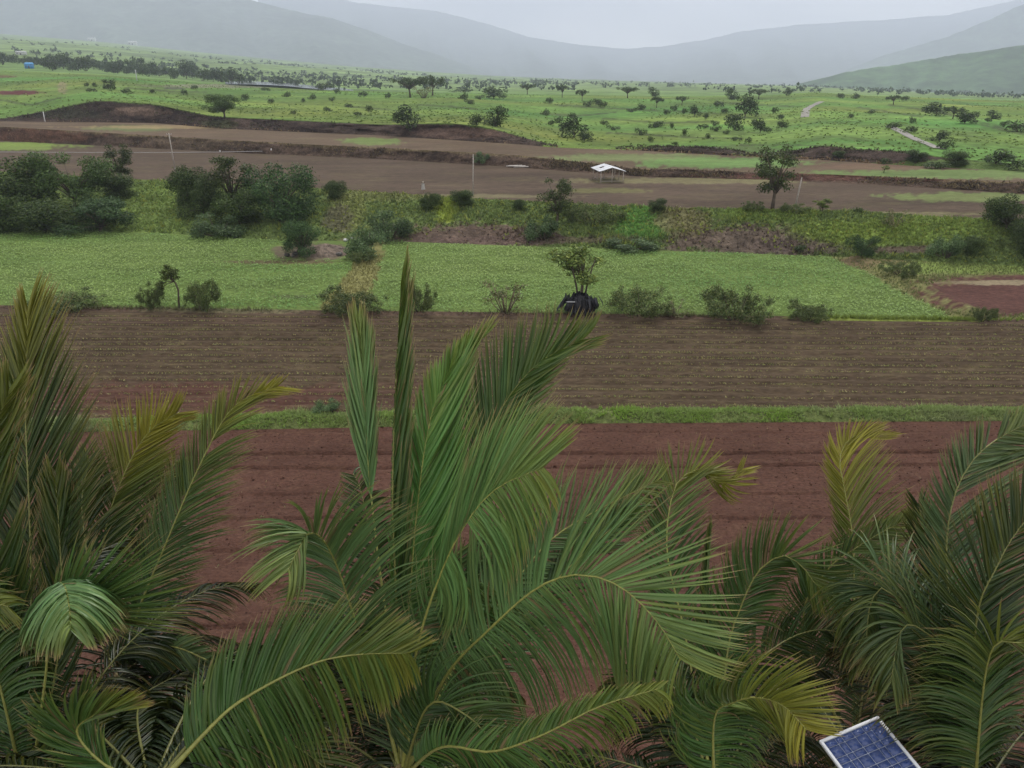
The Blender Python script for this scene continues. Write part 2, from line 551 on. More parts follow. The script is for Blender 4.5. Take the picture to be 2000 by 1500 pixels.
# crop field (two plots with a dry path between), fallow corner on the right
X, Y, Z, v = band_mesh(5, 90)
Z = Z + 0.05 * fbm(X * 0.2, Y * 0.6, 61) * edge_fade(v, 0.03)[:, None]
PX, PY = project(np.stack([X.ravel(), Y.ravel(), Z.ravel()], -1))


def path_mask(PX, PY):
    cx = np.interp(PY, [470, 500, 540, 600, 620], [735, 725, 705, 668, 660])
    wd = np.interp(PY, [470, 500, 540, 600, 620], [22, 26, 34, 46, 50])
    return np.clip((wd + 8 * vnoise(PX / 9, PY / 4, 66) - np.abs(PX - cx)) / 8, 0, 1)


def corner_mask(PX, PY):
    bx = np.interp(PY, [495, 505, 520, 560, 600, 625], [1590, 1625, 1660, 1738, 1815, 1868])
    return np.clip((PX - bx + 8 * vnoise(PX / 12, PY / 5, 67)) / 8, 0, 1)


pm, cm = path_mask(PX, PY), corner_mask(PX, PY)
c = colours(X.shape, (0.088, 0.128, 0.035))
c = c * (1 - pm[:, None]) + np.array(DRYG) * pm[:, None]
cc = colours(X.shape, (0.125, 0.125, 0.05))
cc = paint(cc, PX, PY, [(1960, 575, 170, 42, (0.066, 0.033, 0.027), 1.0), (1900, 522, 190, 14, (0.13, 0.175, 0.045), 0.95), (1990, 552, 150, 5, (0.19, 0.16, 0.10), 0.8), (1700, 515, 70, 12, (0.13, 0.09, 0.055), 0.8)])
c = c * (1 - cm[:, None]) + cc * cm[:, None]
c = paint(c, PX, PY, [(615, 492, 85, 16, (0.10, 0.08, 0.055), 0.95), (550, 512, 120, 4, (0.08, 0.065, 0.035), 0.9), (560, 580, 40, 4, (0.06, 0.07, 0.03), 0.8)])
# bund ridge along the right edge of the crop
rd = np.exp(-((PX - np.interp(PY, [495, 505, 520, 560, 600, 625], [1620, 1665, 1712, 1795, 1870, 1920])) / 26.0) ** 2)
Z = Z + (0.55 * rd * np.clip((PX > 1400), 0, 1)).reshape(Z.shape) * edge_fade(v, 0.05)[:, None]
CROPZ = (X, Y, Z)
structure('crop_field', X, Y, Z, c, M_CROP)

# scrubby bank above the crop
X, Y, Z, v = band_mesh(6, 60)
Z = Z + (0.9 * fbm(X * 0.05, Y * 0.09, 71) + 0.35 * fbm(X * 0.35, Y * 0.35, 72)) * edge_fade(v, 0.25)[:, None]
Z = Z + (1.5 * np.sin(v * math.pi) * (0.4 + 0.6 * v))[:, None] * 0.5
PX, PY = project(np.stack([X.ravel(), Y.ravel(), Z.ravel()], -1))
BANKBLOBS = [(930, 462, 150, 26, (0.085, 0.055, 0.048), 0.9), (1450, 470, 150, 30, (0.085, 0.062, 0.050), 0.95), (1560, 480, 90, 18, (0.08, 0.06, 0.05), 0.9),
             (1255, 440, 52, 40, (0.085, 0.170, 0.038), 1.0), (870, 410, 22, 24, (0.16, 0.20, 0.03), 0.9), (1500, 418, 110, 14, (0.11, 0.155, 0.034), 0.8),
             (1700, 455, 150, 26, (0.125, 0.172, 0.034), 0.8), (1850, 450, 120, 26, (0.12, 0.168, 0.036), 0.75), (1780, 488, 90, 8, (0.07, 0.05, 0.04), 0.9),
             (680, 410, 40, 50, (0.12, 0.135, 0.045), 0.8), (660, 430, 30, 30, (0.075, 0.065, 0.045), 0.7), (300, 410, 120, 60, (0.11, 0.155, 0.04), 0.8), (1330, 430, 60, 30, (0.115, 0.10, 0.05), 0.8), (760, 380, 140, 14, (0.115, 0.125, 0.045), 0.8), (1000, 470, 300, 8, (0.08, 0.055, 0.045), 0.7)]
BANKBASE = (0.086, 0.118, 0.036)


def bank_colour(PX, PY):
    return paint(np.tile(np.array(BANKBASE), (len(PX), 1)), PX, PY, BANKBLOBS)


structure('scrub_bank', X, Y, Z, bank_colour(PX, PY), M_BANK)
BANKZ = (X, Y, Z)

# upper brown field
X, Y, Z, v = band_mesh(7, 50)
PX, PY = project(np.stack([X.ravel(), Y.ravel(), Z.ravel()], -1))
c = colours(X.shape, UPPER) * (1 + 0.15 * fbm(X * 0.03, Y * 0.12, 81).ravel())[:, None]
c = paint(c, PX, PY, [(30, 286, 110, 8, (0.12, 0.17, 0.04), 0.9), (1350, 353, 240, 6, (0.13, 0.12, 0.06), 0.7), (1900, 385, 170, 9, (0.11, 0.14, 0.05), 0.9), (1180, 372, 90, 5, (0.13, 0.135, 0.05), 0.5),
                      (900, 383, 200, 4, (0.14, 0.125, 0.07), 0.7), (1750, 418, 200, 4, (0.13, 0.12, 0.06), 0.6)])
structure('upper_field', X, Y, Z, c, M_FIELD)

# second bank, dry grass and stones
X, Y, Z, v = band_mesh(8, 14)
Z = Z + (0.7 * fbm(X * 0.12, Y * 0.3, 91)) * edge_fade(v, 0.3)[:, None]
Y = Y + (1.0 * fbm(X * 0.2, v[:, None] * 2 + 0 * X, 92)) * edge_fade(v, 0.3)[:, None]
c = colours(X.shape, (0.066, 0.046, 0.034)) * (1 + 0.5 * fbm(X * 0.06, Y * 0.3, 95).ravel() + 0.5 * fbm(X * 0.4, Y * 0.8, 93).ravel())[:, None]
PX, PY = project(np.stack([X.ravel(), Y.ravel(), Z.ravel()], -1))
tp = np.repeat(v[:, None], X.shape[1], 1).ravel()
dry = np.clip((tp - 0.82) / 0.15 + 0.6 * vnoise(PX / 11, PY / 3, 94), 0, 1) * 0.8
c = c * (1 - dry[:, None]) + np.array((0.145, 0.115, 0.062)) * dry[:, None]
c = paint(c, PX, PY, [(60, 265, 120, 14, (0.085, 0.045, 0.03), 0.9), (380, 280, 90, 14, (0.10, 0.075, 0.05), 0.6), (1700, 345, 300, 9, (0.075, 0.036, 0.028), 0.8)])
structure('earth_bank', X, Y, Z, c, M_BANK)

# terrace strip
X, Y, Z, v = band_mesh(9, 26)
PX, PY = project(np.stack([X.ravel(), Y.ravel(), Z.ravel()], -1))
c = colours(X.shape, (0.088, 0.063, 0.043)) * (1 + 0.15 * fbm(X * 0.05, Y * 0.12, 101).ravel())[:, None]
c = paint(c, PX, PY, [(260, 250, 90, 6, (0.10, 0.125, 0.05), 0.8), (730, 276, 60, 7, (0.105, 0.155, 0.045), 0.8), (1250, 308, 170, 8, (0.11, 0.135, 0.055), 0.9), (1420, 318, 170, 10, (0.095, 0.165, 0.05), 0.9), (1850, 340, 260, 9, (0.10, 0.15, 0.05), 0.85), (1700, 325, 120, 6, (0.10, 0.065, 0.045), 0.8), (400, 248, 240, 3.5, (0.19, 0.14, 0.075), 0.8)])
structure('terrace_strip', X, Y, Z, c, M_FIELD)

# third bank, bare dark earth
X, Y, Z, v = band_mesh(10, 20)
hgt = (LZ[11] - LZ[10])[None, :]
Z = Z + (0.30 * np.clip(hgt, 0, 4) * fbm(X * 0.10, Y * 0.35, 111)) * edge_fade(v, 0.3)[:, None]
Y = Y + (2.2 * fbm(X * 0.12, v[:, None] * 2.0 + 0 * X, 112)) * edge_fade(v, 0.3)[:, None]
c = colours(X.shape, (0.042, 0.030, 0.024)) * (1 + 0.6 * fbm(X * 0.07, Y * 0.3, 113).ravel() + 0.4 * fbm(X * 0.4, Y * 0.7, 115).ravel())[:, None]
PX, PY = project(np.stack([X.ravel(), Y.ravel(), Z.ravel()], -1))
c = paint(c, PX, PY, [(270, 218, 60, 9, (0.105, 0.072, 0.052), 0.8), (900, 260, 110, 10, (0.075, 0.048, 0.036), 0.7), (130, 222, 70, 10, (0.03, 0.032, 0.02), 0.7), (1160, 288, 110, 7, (0.12, 0.18, 0.04), 0.9), (1490, 303, 60, 9, (0.10, 0.12, 0.04), 0.8), (1900, 325, 200, 12, (0.08, 0.12, 0.035), 0.9), (430, 243, 40, 8, (0.06, 0.065, 0.03), 0.8)])
tp = np.repeat(v[:, None], X.shape[1], 1).ravel()
g = np.clip((tp - 0.9) / 0.08 + 0.5 * vnoise(PX / 7, PY / 2, 114), 0, 1)
c = c * (1 - g[:, None]) + np.array(MEAD) * 0.8 * g[:, None]
structure('bare_bank', X, Y, Z, c, M_BANK)

# meadow
X, Y, Z, v = band_mesh(11, 120, 1.5)
Z = Z + (1.6 * fbm(X * 0.014, Y * 0.014, 121) + 0.5 * fbm(X * 0.05, Y * 0.06, 122)) * edge_fade(v, 0.2)[:, None]
PX, PY = project(np.stack([X.ravel(), Y.ravel(), Z.ravel()], -1))
c = colours(X.shape, MEAD)
c = c * (1 + 0.45 * fbm(X * 0.012, Y * 0.03, 123).ravel())[:, None]
c[:, 0] *= 1 + 0.45 * fbm(X * 0.015, Y * 0.025, 124).ravel()
c = paint(c, PX, PY, [(30, 181, 60, 4.5, (0.075, 0.024, 0.022), 1.0), (5, 150, 30, 2.5, (0.09, 0.04, 0.03), 0.8), (122, 172, 10, 12, (0.16, 0.14, 0.075), 0.9), (420, 168, 150, 4, (0.13, 0.125, 0.085), 0.8),
                      (340, 173, 26, 2.5, (0.05, 0.05, 0.04), 0.8), (1450, 292, 60, 9, (0.06, 0.08, 0.03), 0.8), (1550, 262, 300, 12, (0.115, 0.175, 0.045), 0.5)])
SWEEPS = [[(820, 205), (875, 208), (930, 213)], [(1060, 222), (1130, 226), (1200, 220)], [(1090, 205), (1200, 212), (1330, 218), (1400, 222)], [(1190, 260), (1250, 262), (1320, 266)], [(1180, 232), (1300, 240), (1400, 238)],
          [(1680, 210), (1730, 218), (1800, 228)], [(1740, 205), (1850, 222), (1960, 250)], [(1330, 268), (1450, 270)], [(1900, 240), (2000, 262)], [(680, 208), (760, 214)], [(1400, 200), (1480, 205), (1560, 208)], [(250, 172), (330, 178), (400, 180)], [(1450, 283), (1600, 284), (1750, 300), (1900, 318)], [(0, 195), (60, 205), (120, 190)]]
for sw in SWEEPS:
    d = seg_dist(PX, PY, sw)
    wgt = np.clip((7.0 + 3.5 * vnoise(PX / 8, PY / 3, 126) - d) / 4.0, 0, 1) * 0.7
    c = c * (1 - wgt[:, None]) + np.array((0.040, 0.045, 0.022)) * wgt[:, None]
structure('meadow', X, Y, Z, c, M_MEADOW)
MEADZ = (X, Y, Z)

# valley behind the crest and the far plain
X, Y, Z, v = band_mesh(12, 24)
Z = Z - (5.0 * np.sin(v * math.pi))[:, None] * 0.35
c = colours(X.shape, (0.105, 0.165, 0.048))
structure('valley', X, Y, Z, c, M_FAR)
X, Y, Z, v = band_mesh(13, 70, 1.2)
Z = Z + (9.0 * fbm(X * 0.0022, Y * 0.0022, 131) + 3 * fbm(X * 0.012, Y * 0.012, 132)) * edge_fade(v, 0.3)[:, None]
c = colours(X.shape, (0.115, 0.165, 0.055)) * (1 + 0.3 * fbm(X * 0.006, Y * 0.006, 133).ravel())[:, None]
structure('far_plain', X, Y, Z, c, M_FAR)
PLAINZ = (X, Y, Z)


# ------------------------------------------------------------------ hills
def hills(outline, Yr, base_z, front, col, seed, back=900, x_pad=800, rough=1.0):
    xs = np.array([p[0] for p in outline], float); ys = np.array([p[1] for p in outline], float)
    n = 240
    t = np.linspace(0, 1, n)
    Xp = np.interp(t, np.linspace(0, 1, len(xs)), xs)
    Yp = np.interp(Xp, xs, ys)
    Yp = Yp + rough * (2.2 * fbm(Xp / 45.0, 0 * Xp, seed) + 0.8 * fbm(Xp / 9.0, 0 * Xp + 3, seed + 1))
    b = (750 - Yp) / FPX; a = (Xp - 1000) / FPX
    ry, rz = CP + b * SP, b * CP - SP
    Yw = Yr + 200 * fbm(Xp / 260.0, 0 * Xp + 7, seed + 2)
    Xw = a / ry * Yw
    Zt = CAM_H + rz / ry * Yw
    rows = 46
    fr = np.concatenate([np.linspace(0, 1, 34), 1 + np.linspace(0, 1, rows - 34 + 1)[1:]])
    X, Y, Z = [], [], []
    for f in fr:
        if f <= 1:
            prof = f ** 1.7 * 0.75 + 0.25 * f
            yy = Yw - front * (1 - f)
            spur = 0.15 * (Zt - base_z) * fbm(Xw * 0.0022 + 0.8 * f, Yw * 0 + f * 1.6, seed + 5) * math.sin(f * math.pi)
            zz = base_z - 25 + (Zt - base_z + 25) * prof + spur
        else:
            yy = Yw + back * (f - 1)
            zz = Zt - (Zt - base_z + 40) * (f - 1) ** 1.3
        X.append(Xw * (yy / Yw)); Y.append(yy); Z.append(zz)
    X, Y, Z = np.array(X), np.array(Y), np.array(Z)
    c = colours(X.shape, col) * (1 + 0.35 * fbm(X * 0.004, Z * 0.012, seed + 9).ravel())[:, None]
    structure('hills', X, Y, Z, c, M_HILL)
    return Z.max()


zt = []
zt.append(hills([(-900, -90), (-300, -130), (0, -95), (250, -60), (420, -18), (490, 0), (595, 25), (650, 36), (720, 60), (800, 90), (900, 122), (1020, 165), (1100, 190)], 7000, 10, 2600, (0.060, 0.075, 0.05), 201))
zt.append(hills([(500, -40), (700, 5), (850, 22), (900, 34), (958, 48), (1035, 73), (1122, 87), (1227, 96), (1300, 91), (1370, 79), (1440, 62), (1560, 48), (1700, 40), (1850, 30), (1965, 5), (2200, -70), (2900, -160)], 12500, -50, 8000, (0.060, 0.07, 0.055), 231))
zt.append(hills([(1480, 190), (1562, 164), (1650, 141), (1740, 128), (1807, 118), (1870, 106), (1930, 98), (2000, 88), (2200, 60), (2600, 20), (2900, 0)], 2600, -40, 700, (0.042, 0.075, 0.030), 261, back=500))
zt.append(hills([(1600, 160), (1720, 110), (1850, 72), (1950, 30), (2000, 8), (2200, -60), (2900, -150)], 7000, -20, 1200, (0.06, 0.085, 0.05), 291))
HILL_TOP = max(zt)

# water strip in the valley
pts = [(430, 160.5), (520, 161.5), (600, 166), (640, 170), (700, 175), (640, 173), (560, 169.5), (470, 164)]
wz = None
co = []
for (px, py) in pts:
    r = ray(px, py)
    yy = 640.0
    co.append([r[0] / r[1] * yy, yy, CAM_H + r[2] / r[1] * yy])
zc = float(np.mean([p[2] for p in co]))
co = []
for (px, py) in pts:
    r = ray(px, py)
    yy = (zc - CAM_H) / (r[2] / r[1])
    yy = min(max(abs(yy), 560), 860)
    co.append([r[0] / r[1] * yy, yy, zc])
mw, tw, bw = mat('pond_water')
bw.inputs['Base Color'].default_value = (0.10, 0.11, 0.11, 1)
bw.inputs['Roughness'].default_value = 0.12
nw = tw.nodes.new('ShaderNodeTexNoise'); nw.inputs['Scale'].default_value = 1.5
bpw = tw.nodes.new('ShaderNodeBump'); bpw.inputs['Strength'].default_value = 0.05
tw.links.new(nw.outputs['Fac'], bpw.inputs['Height']); tw.links.new(bpw.outputs[0], bw.inputs['Normal'])

def mesh_z(G, x, y, k0):
    """height read from a displaced band mesh"""
    X, Y, Z = G
    s = x / y
    j = np.clip(np.round(np.interp(s, SG, np.arange(len(SG)))).astype(int), 0, len(SG) - 1)
    y0, y1 = Y[0, j], Y[-1, j]
    i = np.array([int(np.clip(np.searchsorted(Y[:, jj], yy), 1, Y.shape[0] - 1)) for jj, yy in zip(j, y)]) if len(x) < 400 else None
    if i is not None:
        f = np.clip((y - Y[i - 1, j]) / np.maximum(Y[i, j] - Y[i - 1, j], 1e-6), 0, 1)
        return Z[i - 1, j] * (1 - f) + Z[i, j] * f
    pw = 1.5 if k0 == 11 else 1.0
    i = np.clip(np.round(np.clip((y - y0) / np.maximum(y1 - y0, 1e-6), 0, 1) ** (1 / pw) * (Y.shape[0] - 1)).astype(int), 0, Y.shape[0] - 1)
    return Z[i, j]



# pale farm tracks on the meadow
def ribbon(name, pix, wid, col, m, lift=0.06):
    pp = []
    for (a, b) in zip(pix[:-1], pix[1:]):
        for t in np.linspace(0, 1, 9)[:-1]:
            pp.append(hit(a[0] + (b[0] - a[0]) * t, a[1] + (b[1] - a[1]) * t))
    pp.append(hit(*pix[-1]))
    pp = np.array(pp)
    T = unit(np.gradient(pp, axis=0)); S = np.stack([T[:, 1], -T[:, 0], 0 * T[:, 0]], -1)
    A, B = pp - S * wid / 2, pp + S * wid / 2
    nn = len(pp)
    X = np.stack([A, pp, B], 1)
    for r_ in range(3):
        X[:, r_, 2] = mesh_z(MEADZ, X[:, r_, 0], X[:, r_, 1], 11) + 0.12
    o = structure(name, X[:, :, 0], X[:, :, 1], X[:, :, 2], colours((nn, 3), col), m)
    return o


M_TRACK = ground_mat('track_gravel', 0.3, 3.0, 0.2, 0.25, 0.3, 0.05)
ribbon('track', [(1572, 227), (1574, 216), (1579, 208), (1587, 203), (1606, 197)], 2.6, (0.20, 0.19, 0.17), M_TRACK)
ribbon('track', [(1738, 247), (1770, 262), (1800, 275), (1834, 290)], 2.2, (0.21, 0.20, 0.18), M_TRACK)


# ------------------------------------------------------------------ plants: prototypes
def leaf_cloud(lobes, n, size, cols, up=0.25, droop=0.0, shell=0.55):
    """leaf-sized faces spread through the lobes of a crown"""
    lobes = np.array(lobes, float)
    vol = lobes[:, 3] ** 2.6
    idx = rng.choice(len(lobes), n, p=vol / vol.sum())
    d = unit(rng.normal(size=(n, 3)))
    rr = (shell + (1.05 - shell) * rng.random(n) ** 0.7) * np.where(rng.random(n) < 0.10, rng.uniform(1.0, 1.45, n), 1)
    c = lobes[idx, :3] + d * (lobes[idx, 3] * rr)[:, None] * np.array([1, 1, 0.85])
    nrm = unit(d * 0.7 + rng.normal(size=(n, 3)) * 0.7 + np.array([0, 0, up]))
    a = unit(np.cross(nrm, rng.normal(size=(n, 3))))
    a[:, 2] -= droop
    a = unit(a)
    b = unit(np.cross(nrm, a))
    s = size * (0.6 + 0.8 * rng.random(n))[:, None]
    co = np.stack([c - a * s, c + b * s * 0.45, c + a * s, c - b * s * 0.45], 1).reshape(-1, 3)
    q = np.arange(n * 4).reshape(-1, 4)
    cols = np.array(cols, float)
    k = rng.integers(0, len(cols), n)
    lob_b = (0.82 + 0.36 * rng.random(len(lobes)))[idx]
    lob_b = lob_b * (0.75 + 0.5 * rng.random(n))
    cc = cols[k] * (lob_b * (0.85 + 0.3 * rng.random(n)))[:, None]
    return co, q, np.repeat(cc * np.array((0.80, 0.84, 0.60)), 4, 0)


def make_proto(kind, seed):
    """unit plant: height about 1, returns crown and trunk meshes"""
    global rng
    rng = np.random.default_rng(seed)
    R = rng.random
    tr = MB()
    lob = []
    bark = (0.075, 0.06, 0.045)
    n, size, cols = 1500, 0.03, [(0.04, 0.075, 0.02)]
    trunk_h, trunk_r = 0.15, 0.02
    shell, up, droop = 0.5, 0.25, 0
    if kind == 'dense':            # broad dark tree or shrub reaching the ground
        for i in range(18):
            a, r, z = R() * 6.28, 0.38 * R() ** 0.6, 0.12 + 0.62 * R()
            k = 1 - 0.5 * max(z - 0.35, 0)
            lob.append((r * k * math.cos(a), r * k * math.sin(a), z, 0.13 + 0.10 * R()))
        n, size = 11000, 0.0165
        cols = [(0.036, 0.062, 0.018), (0.052, 0.086, 0.022), (0.028, 0.048, 0.017), (0.075, 0.105, 0.030)]
    elif kind == 'feathery':       # light green acacia-like crown
        for i in range(20):
            a, r, z = R() * 6.28, 0.42 * R() ** 0.6, 0.25 + 0.55 * R()
            lob.append((r * math.cos(a), r * math.sin(a), z, 0.10 + 0.09 * R()))
        n, size = 10000, 0.0155
        cols = [(0.070, 0.115, 0.035), (0.085, 0.135, 0.045), (0.05, 0.085, 0.03)]
        trunk_h, shell = 0.25, 0.35
    elif kind == 'bluish':
        for i in range(22):
            a, r, z = R() * 6.28, 0.44 * R() ** 0.6, 0.15 + 0.62 * R()
            lob.append((r * math.cos(a), r * math.sin(a), z, 0.10 + 0.09 * R()))
        n, size = 11000, 0.016
        cols = [(0.036, 0.070, 0.030), (0.050, 0.095, 0.042), (0.028, 0.053, 0.024), (0.07, 0.118, 0.048)]
    elif kind == 'bush':           # low spreading bush of many twigs
        for i in range(26):
            a, r = R() * 6.28, 0.78 * R() ** 0.5
            z = 0.14 + 0.62 * R() * (1 - 0.55 * r)
            lob.append((r * math.cos(a), r * math.sin(a), z, 0.10 + 0.12 * R()))
        for i in range(26):           # loose twig ends that break the outline
            a, r = R() * 6.28, 0.35 + 0.6 * R() ** 0.5
            lob.append((r * math.cos(a), r * math.sin(a), 0.25 + 0.75 * R() * (1.15 - 0.7 * r), 0.10 + 0.08 * R()))
        n, size = 8500, 0.026
        cols = [(0.075, 0.105, 0.042), (0.105, 0.135, 0.058), (0.055, 0.08, 0.03), (0.14, 0.15, 0.07)]
        shell = 0.0
    elif kind == 'greybush':
        for i in range(22):
            a, r = R() * 6.28, 0.48 * R() ** 0.5
            z = 0.16 + 0.62 * R() * (1 - 0.5 * r)
            lob.append((r * math.cos(a), r * math.sin(a), z, 0.12 + 0.10 * R()))
        n, size = 5200, 0.026
        cols = [(0.10, 0.155, 0.085), (0.075, 0.125, 0.06), (0.14, 0.19, 0.11), (0.05, 0.085, 0.04)]
        shell = 0.3
    elif kind == 'twiggy':         # sparse pale bush
        for i in range(14):
            a, r = R() * 6.28, 0.5 * R() ** 0.5
            lob.append((r * math.cos(a), r * math.sin(a), 0.2 + 0.7 * R(), 0.12 + 0.1 * R()))
        n, size = 620, 0.035
        cols = [(0.17, 0.145, 0.085), (0.12, 0.12, 0.06), (0.09, 0.12, 0.045)]
        shell = 0.1
    elif kind == 'sapling':        # thin stems, small crown on top
        for i in range(12):
            a, z = R() * 6.28, 0.44 + 0.48 * R()
            r = 0.27 * R() ** 0.5 * math.sqrt(max(0.05, 1 - ((z - 0.70) / 0.30) ** 2))
            lob.append((r * math.cos(a), r * math.sin(a), z, 0.08 + 0.05 * R()))
        n, size = 2600, 0.020
        cols = [(0.13, 0.175, 0.055), (0.18, 0.21, 0.065), (0.09, 0.13, 0.04)]
        trunk_h, shell, trunk_r = 0.45, 0.1, 0.012
    elif kind == 'tall':           # upright field tree with open crown
        for i in range(20):
            z = 0.30 + 0.64 * R()
            a, r = R() * 6.28, (0.24 - 0.22 * abs(z - 0.6)) * R() ** 0.6
            lob.append((r * math.cos(a) + 0.05 * (z - 0.3), r * math.sin(a), z, 0.06 + 0.06 * R()))
        n, size = 3400, 0.016
        cols = [(0.055, 0.075, 0.028), (0.075, 0.095, 0.035), (0.04, 0.058, 0.022)]
        trunk_h, shell = 0.32, 0.2
    elif kind == 'umbrella':       # flat-topped acacia
        for i in range(22):
            a, r = R() * 6.28, 0.62 * R() ** 0.5
            lob.append((r * math.cos(a), r * math.sin(a), 0.66 + 0.22 * R() - 0.15 * r, 0.10 + 0.07 * R()))
        n, size = 1500, 0.034
        cols = [(0.045, 0.07, 0.024), (0.06, 0.09, 0.03), (0.035, 0.055, 0.02)]
        trunk_h, shell, trunk_r = 0.45, 0.25, 0.03
    elif kind == 'round':          # far round tree
        for i in range(12):
            a, r, z = R() * 6.28, 0.36 * R() ** 0.6, 0.10 + 0.62 * R()
            lob.append((r * math.cos(a), r * math.sin(a), z, 0.13 + 0.12 * R()))
        n, size = 900, 0.045
        cols = [(0.04, 0.066, 0.022), (0.055, 0.085, 0.028), (0.032, 0.05, 0.02)]
    elif kind == 'scrub':          # far low bush
        for i in range(9):
            a, r, z = R() * 6.28, 0.6 * R() ** 0.6, 0.15 + 0.42 * R()
            lob.append((r * math.cos(a), r * math.sin(a), z, 0.18 + 0.16 * R()))
        n, size = 420, 0.07
        cols = [(0.045, 0.07, 0.024), (0.06, 0.088, 0.03), (0.036, 0.054, 0.022)]
    # stems and limbs
    if kind in ('bush', 'greybush', 'twiggy', 'scrub'):
        for l in lob[:14 if kind != 'scrub' else 5]:
            p0 = np.array([l[0] * 0.15, l[1] * 0.15, 0.0])
            p1 = np.array([l[0] * 0.6, l[1] * 0.6, l[2] * 0.6]); p2 = np.array(l[:3]) + np.array([0, 0, l[3] * 0.7])
            tr.tube([p0, p1, p2], [0.016, 0.011, 0.004], 5, bark if kind != 'twiggy' else (0.16, 0.13, 0.09))
    else:
        bend = (R(2) - 0.5) * 0.08
        top = np.array([bend[0], bend[1], trunk_h])
        tr.tube([(0, 0, -0.02), top * 0.5 + np.array([bend[1], -bend[0], 0]) * 0.4, top], [trunk_r * 1.3, trunk_r, trunk_r * 0.85], 7, bark)
        if kind == 'sapling':
            for a in (0.6, 2.4, 4.4):
                p = np.array([0.1 * math.cos(a), 0.1 * math.sin(a), 0.62])
                tr.tube([(0.01 * math.cos(a), 0.01 * math.sin(a), -0.02), p * 0.55 + np.array([0, 0, 0.02]), p, p * np.array([1.4, 1.4, 1.25])], [0.012, 0.010, 0.008, 0.004], 5, bark)
        for l in lob:
            c = np.array(l[:3])
            tr.tube([top * (0.75 + 0.25 * R()), (top + c) / 2 + np.array([0, 0, 0.03]), c], [trunk_r * 0.55, trunk_r * 0.35, trunk_r * 0.12], 5, bark)
    co, q, cc = leaf_cloud(lob, n, size, cols, up, droop, shell)
    # crown width measured so that placing can scale to a real width and height
    wdt = np.percentile(np.abs(co[:, :2]), 97) * 2
    hgt = np.percentile(co[:, 2], 99.3)
    return (new_mesh('crown', co, quads=q, col=cc), tr.mesh('trunk', True), wdt, hgt)


PROTO = {}
for i, kd in enumerate(['dense', 'feathery', 'bluish', 'bush', 'greybush', 'twiggy', 'sapling', 'tall', 'umbrella', 'round', 'scrub']):
    PROTO[kd] = [make_proto(kd, 100 + i * 10 + s) for s in range(3 if kd in ('dense', 'bush', 'round', 'scrub') else 2)]
rng = np.random.default_rng(11)


def on_ground(p):
    s = p[0] / p[1]
    for k, G in ((5, CROPZ), (6, BANKZ), (11, MEADZ), (13, PLAINZ)):
        if np.interp(s, SG, LY[k]) <= p[1] < np.interp(s, SG, LY[k + 1]):
            return np.array([p[0], p[1], float(mesh_z(G, np.array([p[0]]), np.array([p[1]]), k)[0])])
    return p


def plant(kind, px, py, wpx, hpx, name, label, cat, group=None, var=None, rot=None, lean=0.0, sink=0.04):
    """px, py: where the stem meets the ground in the photograph; wpx, hpx: its width and height there"""
    p = on_ground(hit(px, py))
    sc_ = depth_of(p) / FPX
    pr = PROTO[kind]
    crown, trunk, wd, hg = pr[(var if var is not None else random.randrange(99)) % len(pr)]
    sx, sz = wpx * sc_ / wd, hpx * sc_ / hg
    e = empty(name, p - np.array([0, 0, sink * sz]))
    e.scale = (sx, sx, sz)
    e.rotation_euler = (0, lean, rot if rot is not None else random.random() * 6.28)
    obj('trunk', trunk, M_BARK, e)
    obj('crown', crown, M_LEAF, e)
    tag(e, label, cat, group)
    return e


# --- shrubs along the near edge of the crop field
g1 = 'shrubs along the near edge of the green crop field'
plant('bush', 122, 605, 135, 38, 'shrub', 'wide low dark shrub at the far left, edge of the green crop field', 'shrub', g1, 0)
plant('bush', 297, 599, 50, 46, 'shrub', 'small shrub just left of the crooked sapling', 'shrub', g1, 1)
plant('bush', 398, 606, 68, 58, 'shrub', 'rounded shrub just right of the crooked sapling', 'shrub', g1, 2)
plant('bush', 690, 612, 118, 52, 'shrub', 'broad grey-green shrub at the near end of the dry grass path', 'shrub', g1, 0)
plant('bush', 820, 607, 66, 58, 'shrub', 'dark shrub beside the tip of the tallest palm frond', 'shrub', g1, 1)
plant('twiggy', 988, 610, 90, 66, 'shrub', 'sparse pale dry shrub in front of the green crop', 'shrub', g1, 0)
plant('bush', 1250, 614, 120, 50, 'shrub', 'low spreading shrub just right of the black plastic heap', 'shrub', g1, 2)
plant('bush', 1435, 625, 135, 68, 'shrub', 'largest rounded shrub on the near edge of the green crop', 'shrub', g1, 1)
plant('bush', 1580, 625, 80, 38, 'shrub', 'small low shrub right of the largest crop-edge shrub', 'shrub', g1, 0)
plant('bush', 1918, 627, 48, 28, 'shrub', 'small dark shrub where the field edge bund meets the brown field', 'shrub', g1, 2)
plant('twiggy', 1320, 614, 60, 30, 'shrub', 'thin twiggy shrub between the two larger crop-edge shrubs', 'shrub', g1, 1)
plant('bush', 1755, 545, 66, 30, 'shrub', 'dark low shrub on the bund right of the crop', 'shrub', None, 1)
plant('greybush', 640, 806, 50, 26, 'shrub', 'small pale green shrub on the grassy bund left of a palm frond', 'shrub', None, 0)
plant('sapling', 1135, 600, 96, 126, 'tree', 'thin multi-stemmed tree growing out of the black plastic heap', 'tree', None, 0)
plant('bluish', 1680, 510, 48, 42, 'tree', 'little round tree at the corner of the green crop', 'tree', None, 0)

